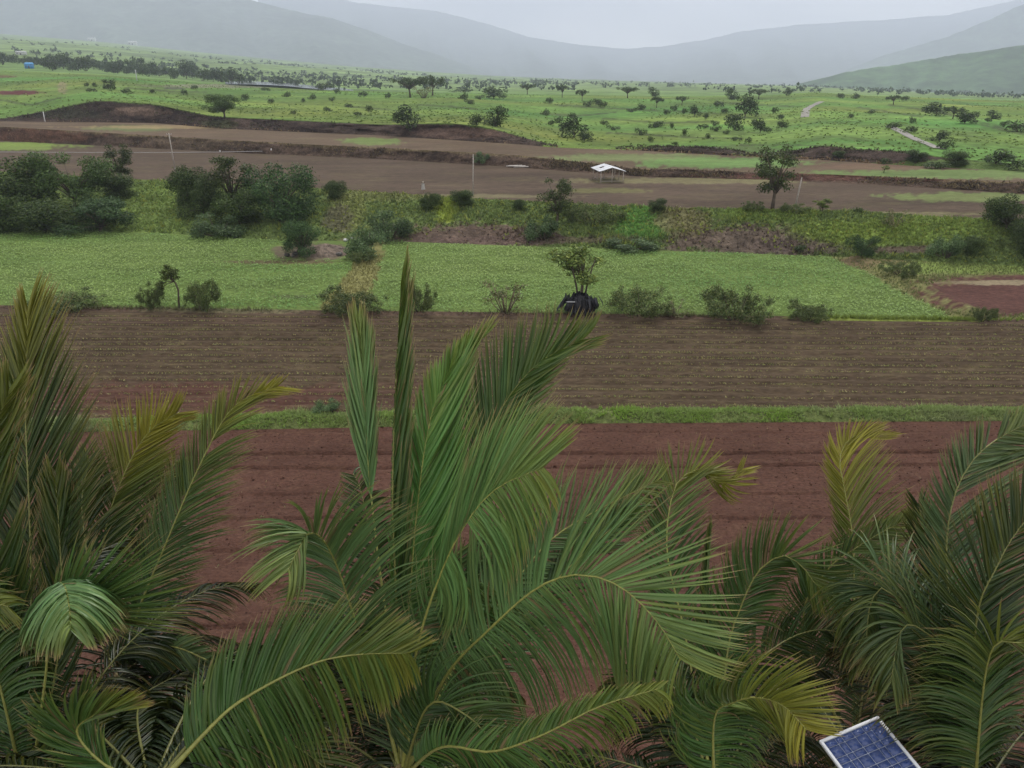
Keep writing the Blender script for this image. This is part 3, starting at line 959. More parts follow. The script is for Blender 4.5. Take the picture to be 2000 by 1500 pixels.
# crooked sapling, built by hand
p = hit(350, 601)
k = depth_of(p) / FPX
e = empty('sapling', p)
mb = MB()
mb.tube(np.array([(0, 0, -2), (1, 0, 14), (3, 1, 34), (0, 1, 48), (-6, 0, 58), (-12, 0, 72)]) * k, np.array([2.2, 2.0, 1.8, 1.5, 1.3, .7]) * k, 6, (0.07, 0.055, 0.04))
lobs = [(-10, 0, 66, 9), (-2, 2, 72, 9), (-18, -2, 60, 8), (-28, 0, 48, 8), (-14, 2, 80, 7), (4, -2, 62, 7), (-30, 2, 38, 6), (-22, 0, 70, 6)]
for l in lobs:
    mb.tube(np.array([(-3, 0, 52), ((-3 + l[0]) / 2, l[1] / 2, (52 + l[2]) / 2 + 2), l[:3]]) * k, np.array([1.0, .7, .3]) * k, 5, (0.07, 0.055, 0.04))
obj('trunk', mb.mesh('trunk', True), M_BARK, e)
co, q, cc = leaf_cloud(np.array(lobs) * k, 1200, 2.2 * k, [(0.07, 0.09, 0.03), (0.05, 0.07, 0.025), (0.09, 0.11, 0.035)], shell=0.15)
obj('crown', new_mesh('crown', co, quads=q, col=cc), M_LEAF, e)
tag(e, 'slender crooked sapling bending left over the green crop', 'sapling')

# --- trees and shrubs on the scrubby bank
g2 = 'dark trees on the left end of the scrubby bank'
plant('dense', 40, 425, 150, 112, 'tree', 'big dark tree at the left edge of the scrubby bank', 'tree', g2, 0)
plant('feathery', 150, 415, 140, 112, 'tree', 'pale feathery tree in the left tree clump', 'tree', g2, 0)
plant('tall', 243, 370, 52, 82, 'tree', 'small upright tree rising at the right of the left clump', 'tree', g2, 0)
plant('dense', 90, 452, 130, 62, 'tree', 'low dark bushy tree at the foot of the left clump', 'tree', g2, 1)
plant('bluish', 195, 452, 120, 62, 'tree', 'rounded dark tree at the crop edge, right end of the left clump', 'tree', g2, 1)
plant('dense', 10, 452, 90, 80, 'tree', 'very dark bush at the left picture edge beside the crop', 'tree', g2, 2)
plant('dense', 232, 395, 80, 52, 'tree', 'dark shrub under the small upright tree of the left clump', 'shrub', g2, 2)
g3 = 'trees of the second clump on the scrubby bank'
plant('dense', 368, 412, 84, 80, 'tree', 'leftmost dark tree of the second clump on the bank', 'tree', g3, 1)
plant('dense', 400, 428, 80, 72, 'tree', 'low dark tree in front of the second clump', 'tree', g3, 0)
plant('tall', 458, 425, 86, 112, 'tree', 'tallest dark tree in the middle of the second clump', 'tree', g3, 1)
plant('bluish', 548, 436, 130, 110, 'tree', 'broad blue-green tree at the right of the second clump', 'tree', g3, 0)
plant('dense', 470, 440, 90, 70, 'tree', 'dark bushy tree below the tallest of the second clump', 'tree', g3, 2)
plant('dense', 653, 395, 48, 36, 'shrub', 'round dark shrub alone right of the second clump', 'shrub', None, 1)
plant('greybush', 425, 460, 90, 42, 'shrub', 'bright green bush at the crop edge below the second clump', 'shrub', None, 1)
plant('bluish', 590, 500, 68, 68, 'shrub', 'blue-green bush growing on the small earth mound', 'shrub', None, 1)
plant('greybush', 718, 500, 74, 56, 'shrub', 'hazy grey-green bush right of the earth mound', 'shrub', None, 0)
plant('greybush', 760, 466, 84, 54, 'shrub', 'leafy pale green bush at the far corner of the right crop plot', 'shrub', None, 1)
plant('bush', 705, 512, 55, 22, 'shrub', 'low yellowish bush beside the path right of the mound', 'shrub', None, 2)
plant('dense', 838, 412, 44, 32, 'shrub', 'left one of two dark round shrubs on the bank top', 'shrub', None, 0)
plant('dense', 905, 404, 46, 30, 'shrub', 'right one of two dark round shrubs on the bank top', 'shrub', None, 2)
plant('tall', 1088, 442, 58, 96, 'tree', 'slim dark tree standing on the bank near its middle', 'tree', None, 0)
plant('bush', 1158, 437, 104, 44, 'shrub', 'wide dark shrub right of the slim bank tree', 'shrub', None, 1)
plant('greybush', 1060, 468, 60, 46, 'shrub', 'silvery grey-green bush low on the bank below the slim tree', 'shrub', None, 0)
plant('dense', 1282, 420, 34, 26, 'shrub', 'small dark shrub right of the bright green grass patch', 'shrub', None, 2)
plant('greybush', 1232, 486, 96, 22, 'shrub', 'flat pale bush at the foot of the bright green grass patch', 'shrub', None, 1)
plant('dense', 1015, 412, 28, 22, 'shrub', 'tiny dark bush left of the slim bank tree', 'shrub', None, 1)
plant('tall', 1508, 410, 76, 124, 'tree', 'tall open tree standing by the pole on the upper field edge', 'tree', None, 0, lean=0.10)
plant('bush', 1470, 416, 44, 18, 'shrub', 'low dark shrub left of the foot of the tall open tree', 'shrub', None, 0)
plant('bush', 1550, 424, 52, 20, 'shrub', 'low dark shrub right of the foot of the tall open tree', 'shrub', None, 1)
plant('sapling', 1602, 428, 34, 30, 'sapling', 'small leaning sapling on the bank right of the tall tree', 'sapling', None, 1, lean=0.2)
plant('scrub', 1678, 424, 22, 14, 'shrub', 'tiny dark bush at the upper field edge, right part', 'shrub', None, 0)
plant('dense', 1962, 462, 84, 66, 'tree', 'dark bushy tree on the bank at the right picture edge', 'tree', None, 0)
plant('dense', 2010, 500, 60, 64, 'tree', 'dark tree cut by the right picture edge, lower bank', 'tree', None, 2)
plant('dense', 1893, 500, 50, 36, 'shrub', 'dark shrub low on the bank near the right edge', 'shrub', None, 1)
plant('greybush', 1846, 506, 60, 44, 'shrub', 'pale dry grey bush beside the dark low shrub at right', 'shrub', None, 0)
plant('twiggy', 1745, 455, 50, 34, 'shrub', 'brownish dry bush on the bright bank slope at right', 'shrub', None, 1)
plant('scrub', 1570, 494, 34, 14, 'shrub', 'small dark bush at the bank foot near the crop corner', 'shrub', None, 2)
plant('greybush', 940, 318, 0.1 + 30, 22, 'shrub', 'green shrub growing on the second bank beside the timber pile', 'shrub', None, 1)

# --- meadow trees (each at its own place)
g4 = 'bushes dotted over the green meadow'
LBL = 'small dark bush dotted among others on the sloping green meadow'
plant('umbrella', 802, 193, 64, 38, 'tree', 'left half of the largest flat-topped tree pair on the meadow crest', 'tree', None, 0)
plant('umbrella', 845, 190, 54, 38, 'tree', 'right half of the largest flat-topped tree pair on the meadow crest', 'tree', None, 1)
plant('twiggy', 828, 194, 40, 24, 'shrub', 'brownish dry bush between the flat-topped tree pair', 'shrub', None, 0)
plant('round', 798, 250, 58, 44, 'tree', 'dense round bush above the bare bank, middle of the picture', 'tree', None, 0)
plant('feathery', 438, 229, 64, 44, 'tree', 'hazy feathery bush over the bare bank at left', 'tree', None, 1)
plant('round', 930, 246, 28, 24, 'tree', 'small round bush at the top of the bare bank', 'shrub', None, 1)
plant('round', 968, 247, 46, 40, 'tree', 'leaning bushy tree at the right end of the bare bank', 'tree', None, 2)
plant('round', 1122, 268, 56, 42, 'tree', 'dark bushy clump alone on the bright slope, centre right', 'tree', None, 0)
plant('round', 1142, 275, 28, 20, 'shrub', 'small dark bush at the foot of the centre-right clump', 'shrub', None, 1)
for (px, py, wd, hg, kd, lb) in [
    (965, 190, 42, 24, 'round', 'wide round tree on the meadow crest near the middle'), (1030, 184, 30, 20, 'umbrella', 'small flat-topped tree right of the wide crest tree'),
    (1098, 190, 24, 24, 'umbrella', 'narrow flat-topped tree on the crest, centre right'), (1137, 198, 24, 22, 'umbrella', 'brownish small tree just right of the narrow crest tree'),
    (1226, 191, 38, 22, 'umbrella', 'flat-topped tree alone on the crest right of centre'), (1277, 188, 22, 18, 'round', 'small crest tree right of the lone flat-topped one'),
    (1282, 210, 26, 22, 'umbrella', 'small tree on the slope below the crest, right of centre'), (1332, 205, 22, 18, 'umbrella', 'little tree left of the big dark meadow clump'),
    (1454, 228, 46, 44, 'round', 'large dark round tree of the right meadow clump'), (1482, 194, 36, 20, 'umbrella', 'flat-topped tree behind the right meadow clump'),
    (1430, 196, 26, 22, 'round', 'tree behind and left of the large dark meadow tree'), (1440, 240, 44, 24, 'scrub', 'dark bush in front of the large dark meadow tree'),
    (1484, 258, 34, 28, 'round', 'round bush low in the right meadow clump'), (1437, 252, 30, 18, 'scrub', 'low bush left of the round bush in the clump'),
    (1356, 226, 24, 22, 'round', 'dark shrub left of the right meadow clump'), (1528, 244, 20, 16, 'round', 'single bush right of the right meadow clump'),
    (1511, 220, 15, 13, 'scrub', 'tiny dark bush between the clump and the pale track'), (1536, 188, 18, 16, 'round', 'small tree on the crest left of the pale track'),
    (1640, 192, 16, 10, 'scrub', 'left one of two tiny bushes on the crest right of the track'), (1670, 192, 18, 11, 'scrub', 'right one of two tiny bushes on the crest right of the track'),
    (1745, 205, 34, 18, 'umbrella', 'flat tree right of the pale track on the crest'), (1768, 197, 16, 10, 'scrub', 'tiny bush on the right crest near the flat tree'),
    (1828, 228, 54, 26, 'round', 'left dark tree of the far right meadow row'), (1860, 236, 40, 24, 'umbrella', 'middle tree of the far right meadow row'), (1884, 246, 36, 26, 'round', 'right dark tree of the far right meadow row'),
    (1940, 235, 26, 18, 'round', 'bush near the right edge above the row of trees'), (1990, 262, 60, 22, 'scrub', 'low bush at the right picture edge on the meadow'),
    (1740, 251, 30, 13, 'scrub', 'dark bush at the upper end of the lower track'), (1774, 259, 30, 13, 'scrub', 'dark bush beside the middle of the lower track'), (1836, 275, 34, 22, 'round', 'bushy tree right of the lower end of the track'),
    (1845, 290, 30, 18, 'scrub', 'low bush at the lower end of the track'), (1868, 322, 48, 28, 'dense', 'large dark round bush on the right terrace'), (1790, 315, 38, 22, 'dense', 'dark bush left of the large one on the right terrace'),
    (1945, 322, 60, 30, 'round', 'dark tree right of the large bush on the terrace'), (1995, 332, 54, 24, 'scrub', 'dark bush on the terrace at the right picture edge'), (1830, 328, 50, 13, 'scrub', 'low scrub below the large bush on the right terrace'),
    (1637, 308, 22, 14, 'dense', 'round dark bush alone below the bare hump on the right'), (1726, 337, 18, 14, 'sapling', 'tiny sapling on the terrace, right part'), (1725, 320, 22, 12, 'scrub', 'small bush between the round bush and the dark pair'),
    (212, 172, 26, 20, 'round', 'darkest small tree on the far left meadow'), (188, 168, 14, 9, 'scrub', 'left neighbour bush of the darkest left meadow tree'), (168, 166, 10, 9, 'scrub', 'tiny bush left of the two on the left meadow'),
    (628, 176, 40, 15, 'scrub', 'low dark bush by the right end of the pond'), (708, 192, 18, 12, 'scrub', 'little bush on the crest left of the tree pair'), (757, 196, 12, 12, 'scrub', 'tiny bush just left of the tree pair'),
    (1070, 200, 20, 12, 'scrub', 'small bush below the flat crest tree, centre'), (938, 191, 16, 9, 'scrub', 'tiny bush left of the wide crest tree'), (900, 180, 46, 7, 'scrub', 'thin hedge-like row of bushes on the crest right of the tree pair')]:
    plant(kd, px, py, wd, hg, 'tree' if kd in ('round', 'umbrella', 'dense') and hg > 17 else 'shrub', lb, 'tree' if kd in ('round', 'umbrella', 'dense') and hg > 17 else 'shrub')
more = [(680, 208), (915, 203), (905, 198), (920, 204), (1150, 210), (1162, 205), (1178, 211), (1120, 228), (1065, 222), (1090, 235), (1075, 240), (1105, 242), (1180, 238), (1196, 248), (1235, 218), (1250, 214), (1300, 222), (1318, 216), (1335, 222), (1290, 240), (1275, 244), (1310, 245), (1380, 230), (1395, 240), (1400, 255), (1372, 246), (1420, 260), (1440, 275), (1460, 280), (1405, 208), (1420, 222), (1470, 240), (1500, 252), (1520, 232), (560, 190), (590, 200), (610, 196), (650, 200), (530, 200), (480, 195), (430, 205), (660, 186), (520, 182), (380, 176), (360, 182), (300, 178), (250, 184), (180, 182), (640, 215), (575, 222), (700, 226), (720, 216), (1250, 262), (1340, 262), (1380, 270), (1660, 228), (1700, 222), (1780, 240), (1900, 232), (1930, 246), (1960, 252), (1270, 278), (1320, 284)]
for i, (px, py) in enumerate(more):
    plant('scrub', px, py, 11 + 13 * random.random(), 7 + 7 * random.random(), 'bush', LBL, 'bush', g4)

# --- tree band behind the left meadow crest
g5 = 'hazy trees of the dark tree line behind the left meadow'
for i in range(44):
    px = 5 + i * 10.6 + random.uniform(-6, 6)
    top = np.interp(px, [0, 120, 300, 480], [124, 136, 148, 160])
    r = ray(px, top - random.uniform(-3, 8) * 0.9)
    yy = 600 + 260 * random.random()
    gx = r[0] / r[1] * yy
    gz = float(ground_z(np.array([gx]), np.array([yy]))[0])
    hm = random.uniform(5, 12) * (1.0 if random.random() < 0.8 else 1.35)
    pr = random.choice(PROTO['round'] + PROTO['scrub'])
    if 35 < px < 80:
        yy = 780
        gx = r[0] / r[1] * yy
        gz = float(ground_z(np.array([gx]), np.array([yy]))[0])
    e = empty('tree', (gx, yy, gz - 0.3))
    wdm = hm * random.uniform(0.9, 1.6)
    e.scale = (wdm / pr[2], wdm / pr[2], hm / pr[3])
    e.rotation_euler = (0, 0, random.random() * 6.28)
    obj('trunk', pr[1], M_BARK, e); obj('crown', pr[0], M_LEAF, e)
    tag(e, 'dark hazy tree in the long tree line behind the left meadow', 'tree', g5)

# --- far woodland on the plain: specks that read as one mass
n = 3200
s_ = rng.uniform(-0.75, 0.75, n)
yy = 720 + 1950 * rng.random(n) ** 1.2
xx = s_ * yy
keep = fbm(xx * 0.007, yy * 0.004, 301) + 0.30 * rng.random(n) > 0.20
xx, yy = xx[keep], yy[keep]
zz = ground_z(xx, yy)
hh = rng.uniform(3, 7.5, len(xx))
per = 12
c0 = np.repeat(np.stack([xx, yy, zz], -1), per, 0)
H = np.repeat(hh, per)
off = rng.normal(size=(len(H), 3)) * np.stack([H * 0.33, H * 0.33, H * 0.22], -1)
c0 = c0 + off + np.stack([0 * H, 0 * H, H * 0.55], -1)
a = unit(rng.normal(size=(len(H), 3))); b = unit(np.cross(a, rng.normal(size=(len(H), 3))))
s = (H * 0.26)[:, None]
co = np.stack([c0 - a * s, c0 + b * s, c0 + a * s, c0 - b * s], 1).reshape(-1, 3)
cc = np.repeat(np.array([(0.04, 0.062, 0.028)]) * rng.uniform(0.7, 1.3, (len(H), 1)), 4, 0)
fw = obj('far_woodland', new_mesh('far_woodland', co, quads=np.arange(len(co)).reshape(-1, 4), col=cc), M_LEAF)
fw['kind'] = 'stuff'


# ------------------------------------------------------------------ ground cover (stuff)
def tufts(name, x, y, h, wdt, col, n=4, m=None, lean=0.35, lift=0.0, zz=None):
    """n leaning blades at every point"""
    k = len(x)
    z = (ground_z(x, y) if zz is None else zz) + lift
    base = np.repeat(np.stack([x, y, z], -1), n, 0)
    hh = np.repeat(h, n) * rng.uniform(0.6, 1.2, k * n)
    ww = np.repeat(np.broadcast_to(wdt, (k,)), n)
    an = rng.uniform(0, 6.28, k * n)
    d = np.stack([np.cos(an), np.sin(an), 0 * an], -1)
    base = base + d * (ww * 0.5 * rng.random(k * n))[:, None]
    tip = base + d[:, [1, 0, 2]] * (hh * lean * rng.normal(size=k * n))[:, None] + np.stack([0 * an, 0 * an, hh], -1)
    co = np.stack([base - d * ww[:, None] / 2, base + d * ww[:, None] / 2, tip], 1).reshape(-1, 3)
    cc = np.repeat(col, n, 0) * rng.uniform(0.75, 1.25, (k * n, 1))
    cc = np.repeat(cc, 3, 0)
    o = obj(name, new_mesh(name, co, tris=np.arange(len(co)).reshape(-1, 3), col=cc), m or M_GRASS)
    o['kind'] = 'stuff'
    return o


def scatter_band(k0, k1, n, vlo=0.0, vhi=1.0, smax=0.72):
    """random points between two terrain lines, even per ground area"""
    s = rng.uniform(-smax, smax, n)
    v = rng.uniform(vlo, vhi, n)
    ya = np.interp(s, SG, LY[k0]); yb = np.interp(s, SG, LY[k1])
    y = ya + (yb - ya) * v
    return s * y, y, v


# grass on the bund
x, y, v = scatter_band(1, 3, 15000)
keep = rng.random(len(x)) < np.clip(0.5 + 1.9 * fbm(x * 0.35, y * 0.9, 401), 0.04, 1)
x, y, v = x[keep], y[keep], v[keep]
mixc = np.clip(0.5 + 0.9 * fbm(x * 0.3, y * 0.5, 402), 0, 1)[:, None]
c = np.array((0.19, 0.30, 0.05)) * mixc + np.array((0.21, 0.24, 0.11)) * (1 - mixc)
tufts('bund_grass', x, y, 0.09 + 0.12 * rng.random(len(x)) + 0.4 * np.clip(fbm(x * 0.45, y, 403), 0, 1), 0.07, c, 5, lean=0.8)

# seedlings in rows
rows_y, pts = [], []
for r in np.concatenate([[q_ - 0.15, q_ + 0.17, q_ + 0.42] for q_ in np.arange(45.5, 71, 1.3)]):
    xr = np.arange(-62, 62, 0.15)
    xr = xr + rng.normal(size=len(xr)) * 0.05
    yr = r - 0.02 * xr + rng.normal(size=len(xr)) * 0.035
    ok = (fbm(xr * 0.25, yr * 2.0, 411) + 0.8 * (rng.random(len(xr)) - 0.5) > -0.12)
    pts.append(np.stack([xr[ok], yr[ok]], -1))
pts = np.vstack(pts)
x, y = pts[:, 0], pts[:, 1]
s = x / y
inb = (y > np.interp(s, SG, LY[3]) + 0.15) & (y < np.interp(s, SG, LY[4]) - 0.8) & (np.abs(s) < 0.74)
x, y = x[inb], y[inb]
t = rng.random((len(x), 1))
c = np.array((0.170, 0.210, 0.060)) * t + np.array((0.30, 0.26, 0.12)) * (1 - t)
tufts('seedlings', x, y, np.full(len(x), 0.10), 0.085, c, 3, lean=0.9, lift=0.02)

# crop plants in rows, with the path and the corner left bare
pts = []
for r in np.arange(60, 122, 0.42):
    xr = np.arange(-86, 70, 0.26)
    xr = xr + rng.normal(size=len(xr)) * 0.06
    yr = r - 0.03 * xr + rng.normal(size=len(xr)) * 0.05
    kp = rng.random(len(xr)) < 0.80 + 0.3 * vnoise(xr * 0.05, r * 1.3 + 0 * xr, 425) + 0.2 * vnoise(xr * 0.6, r * 2.0 + 0 * xr, 426)
    pts.append(np.stack([xr[kp], yr[kp]], -1))
pts = np.vstack(pts)
x, y = pts[:, 0], pts[:, 1]
s = x / y
inb = (y > np.interp(s, SG, LY[5]) + 0.25 + 0.35 * vnoise(x * 0.7, y * 0, 427)) & (y < np.interp(s, SG, LY[6]) - 0.7 + 0.8 * vnoise(x * 0.35, y * 0, 428)) & (np.abs(s) < 0.74)
x, y = x[inb], y[inb]
z = mesh_z(CROPZ, x, y, 5)
PX, PY = project(np.stack([x, y, z], -1))
bare = np.maximum(path_mask(PX, PY), corner_mask(PX, PY))
mound = np.hypot((PX - 615) / 95, (PY - 490) / 20) < 1 + 0.15 * vnoise(PX / 9, PY / 4, 5)
gap = (np.hypot((PX - 555) / 130, (PY - 512) / 5) < 1) | (np.hypot((PX - 565) / 45, (PY - 572) / 10) < 0.8 + 0.8 * vnoise(PX / 14, PY / 2.5, 6))
ok = (bare < 0.4) & ~mound & (rng.random(len(x)) < np.where(gap, 0.3, np.clip(0.92 + 0.35 * fbm(x * 0.5, y * 0.8, 421), 0.3, 1)))
x, y, z = x[ok], y[ok], z[ok]
n = len(x)
per = 4
base = np.repeat(np.stack([x, y, z], -1), per, 0)
hh = np.repeat(0.16 + 0.07 * rng.random(n) + 0.05 * fbm(x * 0.2, y * 0.4, 422), per)
an = rng.uniform(0, 6.28, n * per)
d = np.stack([np.cos(an), np.sin(an), 0 * an], -1)
cen = base + d * rng.uniform(0.02, 0.14, (n * per, 1)) + np.stack([0 * an, 0 * an, hh * rng.uniform(0.55, 1.1, n * per)], -1)
tl = unit(d + np.stack([0 * an, 0 * an, rng.normal(size=n * per) * 0.45], -1))
pe = np.stack([-d[:, 1], d[:, 0], rng.normal(size=n * per) * 0.3], -1)
sz = rng.uniform(0.065, 0.12, (n * per, 1))
co = np.stack([cen - tl * sz, cen + pe * sz * 0.6, cen + tl * sz, cen - pe * sz * 0.6], 1).reshape(-1, 3)
fl = np.repeat(np.clip(0.5 + 0.9 * fbm(x * 0.05, y * 0.16, 423), 0, 1), per)[:, None]
cc = (np.array((0.215, 0.290, 0.085)) * fl + np.array((0.125, 0.235, 0.056)) * (1 - fl)) * rng.uniform(0.75, 1.25, (n * per, 1))
o = obj('crop_plants', new_mesh('crop_plants', co, quads=np.arange(len(co)).reshape(-1, 4), col=np.repeat(cc, 4, 0)), M_GRASS)
o['kind'] = 'stuff'

# dry grass on the path and weeds of the fallow corner
x, y, v = scatter_band(5, 6, 60000)
z = mesh_z(CROPZ, x, y, 5)
PX, PY = project(np.stack([x, y, z], -1))
pm, cm = path_mask(PX, PY), corner_mask(PX, PY)
red = np.hypot((PX - 1960) / 165, (PY - 575) / 38) < 1
ok = ((pm > 0.5) & (PY > 500)) | ((cm > 0.6) & ~red & (rng.random(len(x)) < 0.6))
x, y, z, cm = x[ok], y[ok], z[ok], cm[ok]
c = np.where(cm[:, None] > 0.5, np.array((0.12, 0.145, 0.045)), np.array((0.175, 0.165, 0.06))) * rng.uniform(0.7, 1.3, (len(x), 1))
tufts('dry_grass', x, y, 0.16 + 0.14 * rng.random(len(x)), 0.06, c, 3, lean=0.7, zz=z)

# grass along the step by the crop
x, y, v = scatter_band(4, 5, 7000)
PX, PY = project(np.stack([x, y, ground_z(x, y)], -1))
ok = (rng.random(len(x)) < np.clip(0.25 + 0.8 * fbm(x * 0.15, y, 431) + 0.9 * (PX > 1600) * (PX < 1900), 0, 1)) & (v > 0.45)
x, y, PX = x[ok], y[ok], PX[ok]
c = np.where((PX[:, None] > 1600), np.array((0.155, 0.205, 0.04)), np.array((0.12, 0.125, 0.055)))
tufts('edge_grass', x, y, 0.22 + 0.2 * rng.random(len(x)), 0.07, c, 4, lean=0.6)

# weeds over the scrubby bank
x, y, v = scatter_band(6, 7, 36000, 0.01, 0.99)
z = mesh_z(BANKZ, x, y, 6)
PX, PY = project(np.stack([x, y, z], -1))
c = bank_colour(PX, PY)
green = c[:, 1] - c[:, 0]
ok = rng.random(len(x)) < np.clip(0.35 + 12 * green + 0.5 * fbm(x * 0.12, y * 0.12, 441), 0.05, 1)
x, y, z, c = x[ok], y[ok], z[ok], c[ok]
yel = rng.random((len(x), 1)) < 0.12
c = np.where(yel, np.array((0.22, 0.25, 0.05)), c * rng.uniform(0.8, 2.0, (len(x), 1)))
big = np.clip(fbm(x * 0.3, y * 0.3, 442) * 1.6, 0, 1)
tufts('bank_weeds', x, y, 0.14 + 0.2 * rng.random(len(x)) + 0.6 * big * rng.random(len(x)), 0.2, c, 4, lean=0.7, zz=z)

# dry grass on the second and third bank, low scrub on the meadow
x, y, v = scatter_band(8, 9, 9000, 0.1, 1.0)
ok = fbm(x * 0.08, y * 0.2, 445) + 0.5 * (rng.random(len(x)) - 0.5) > 0.1
x, y, v = x[ok], y[ok], v[ok]
c = np.where(rng.random((len(x), 1)) < 0.5, np.array((0.15, 0.115, 0.06)), np.array((0.075, 0.06, 0.04))) * rng.uniform(0.6, 1.3, (len(x), 1))
tufts('bank_straw', x, y, 0.15 + 0.25 * rng.random(len(x)), 0.2, c, 3, lean=0.9)
x, y, v = scatter_band(10, 11, 7000, 0.0, 1.0)
PX, PY = project(np.stack([x, y, ground_z(x, y)], -1))
ok = (fbm(x * 0.06, y * 0.1, 446) + 0.5 * (rng.random(len(x)) - 0.5) > 0.08) & ~((PX > 1090) & (PX < 1200)) & (PX < 1770)
x, y, v = x[ok], y[ok], v[ok]
c = np.where(v[:, None] < 0.12, np.array((0.20, 0.14, 0.08)), np.where(rng.random((len(x), 1)) < 0.4, np.array((0.07, 0.075, 0.035)), np.array((0.05, 0.04, 0.03)))) * rng.uniform(0.6, 1.3, (len(x), 1))
tufts('bank_tussocks', x, y, 0.2 + 0.3 * rng.random(len(x)), 0.3, c, 3, lean=0.9)
x, y, v = scatter_band(11, 12, 16000, 0.0, 1.0)
ok = fbm(x * 0.03, y * 0.03, 451) + 0.7 * (rng.random(len(x)) - 0.5) > 0.05
x, y = x[ok], y[ok]
z = mesh_z(MEADZ, x, y, 11)
v_ = rng.random((len(x), 1))
c = np.where(v_ < 0.35, np.array((0.105, 0.155, 0.04)), np.array((0.14, 0.20, 0.05))) * rng.uniform(0.85, 1.2, (len(x), 1))
s = x / y
tufts('meadow_tussocks', x, y, 0.15 + 0.25 * rng.random(len(x)), 0.6, c * 0.85, 3, lean=0.8, zz=z)

# weeds and clods on the red field
x = rng.uniform(-40, 40, 5200); y = rng.uniform(9, 49, 5200)
s = x / y
ok = (np.abs(s) < 0.8) & (y < np.interp(s, SG, LY[1]) - 0.1) & (fbm(x * 0.16, y * 0.3, 461) + 0.9 * (rng.random(len(x)) - 0.5) > 0.18)
x, y = x[ok], y[ok]
t = rng.random((len(x), 1))
c = np.array((0.16, 0.17, 0.07)) * t + np.array((0.25, 0.17, 0.11)) * (1 - t)
tufts('field_weeds', x, y, 0.05 + 0.06 * rng.random(len(x)), 0.05, c, 3, lean=1.0, lift=-0.01)
x = rng.uniform(-36, 36, 22000); y = rng.uniform(8, 49, 22000)
s = x / y
ok = (np.abs(s) < 0.8) & (y < np.interp(s, SG, LY[1]) - 0.1)
x, y = x[ok], y[ok]
n = len(x)
r = rng.uniform(0.012, 0.05, n) * (1 + 1.0 * (rng.random(n) < 0.05))
oct_ = np.array([[1, 0, 0], [0, 1, 0], [-1, 0, 0], [0, -1, 0], [0, 0, 0.8], [0, 0, -0.8]], float)
cz = ground_z(x, y)
co = np.stack([x, y, cz + r * 0.4], -1)[:, None, :] + oct_[None] * r[:, None, None] * rng.uniform(0.6, 1.3, (n, 6, 1))
f = np.array([[0, 1, 4], [1, 2, 4], [2, 3, 4], [3, 0, 4], [1, 0, 5], [2, 1, 5], [3, 2, 5], [0, 3, 5]])
tri = (np.arange(n)[:, None, None] * 6 + f[None]).reshape(-1, 3)
cc = np.repeat(np.array(RED) * rng.uniform(0.6, 1.35, (n, 1)), 6, 0)
o = obj('soil_clods', new_mesh('soil_clods', co.reshape(-1, 3), tris=tri, col=cc), M_RED)
o['kind'] = 'stuff'


# ------------------------------------------------------------------ small built things
# shelter on the upper field
def shelter():
    p = hit(1195, 357)
    e = empty('field_shelter', p)
    e.rotation_euler = (0, 0, math.radians(7))
    wd, ln_, eh, ph = 3.9, 5.6, 1.75, 2.3
    wood = (0.33, 0.29, 0.25)
    for (ix, iy) in [(-1, 0), (0, 0), (1, 0), (-1, .5), (1, .5), (-1, 1), (0, 1), (1, 1)]:
        h = ph if ix == 0 else eh
        obj('post', MB().tube([(ix * wd * .46, iy * ln_, -.1), (ix * wd * .46 + .03, iy * ln_, h * .5), (ix * wd * .46, iy * ln_, h)], [.075, .065, .06], 7, wood).mesh('post'), M_WOOD, e)
    for (x, h) in ((-1, eh), (0, ph), (1, eh)):
        obj('beam', MB().tube([(x * wd * .46, -.25, h - .02), (x * wd * .46, ln_ + .25, h - .02)], [.05, .05], 6, wood).mesh('beam'), M_WOOD, e)
    for sgn in (-1, 1):
        nx, ny = 14, 18
        u = np.linspace(0, 1, nx); vv = np.linspace(-.35, ln_ + .35, ny)
        U, V = np.meshgrid(u, vv)
        X = sgn * U * wd * .56
        Z = ph + .06 - (ph - eh) * 1.12 * U + .025 * np.sin(V * 6) + .03 * fbm(U * 3, V, 501 + sgn)
        q = grid_quads(ny, nx)
        if sgn < 0:            # torn hole in the sheet
            cx = (U.ravel()[q].mean(1), V.ravel()[q].mean(1))
            q = q[~((np.abs(cx[0] - .45) < .13) & (np.abs(cx[1] - 2.9) < .55))]
        co = np.stack([X.ravel(), V.ravel(), Z.ravel()], -1)
        o = obj('roof_sheet', new_mesh('roof_sheet', co, quads=q, col=(np.array((0.42, 0.43, 0.45))[None] * np.where((np.floor(V.ravel() / 0.85) % 2 == 0), 1.0, 0.82)[:, None] * (1 + 0.25 * fbm(U.ravel() * 3, V.ravel() * 1.2, 505))[:, None])), M_PAINT, e)
        md = o.modifiers.new('thick', 'SOLIDIFY'); md.thickness = 0.03
    for y in (0, ln_):
        obj('rail', MB().tube([(-wd * .46, y, .25), (wd * .46, y, .25)], [.035, .035], 6, wood).mesh('rail'), M_WOOD, e)
    tag(e, 'open shelter with pale sheet roof on thin posts in the upper brown field', 'shelter')


shelter()


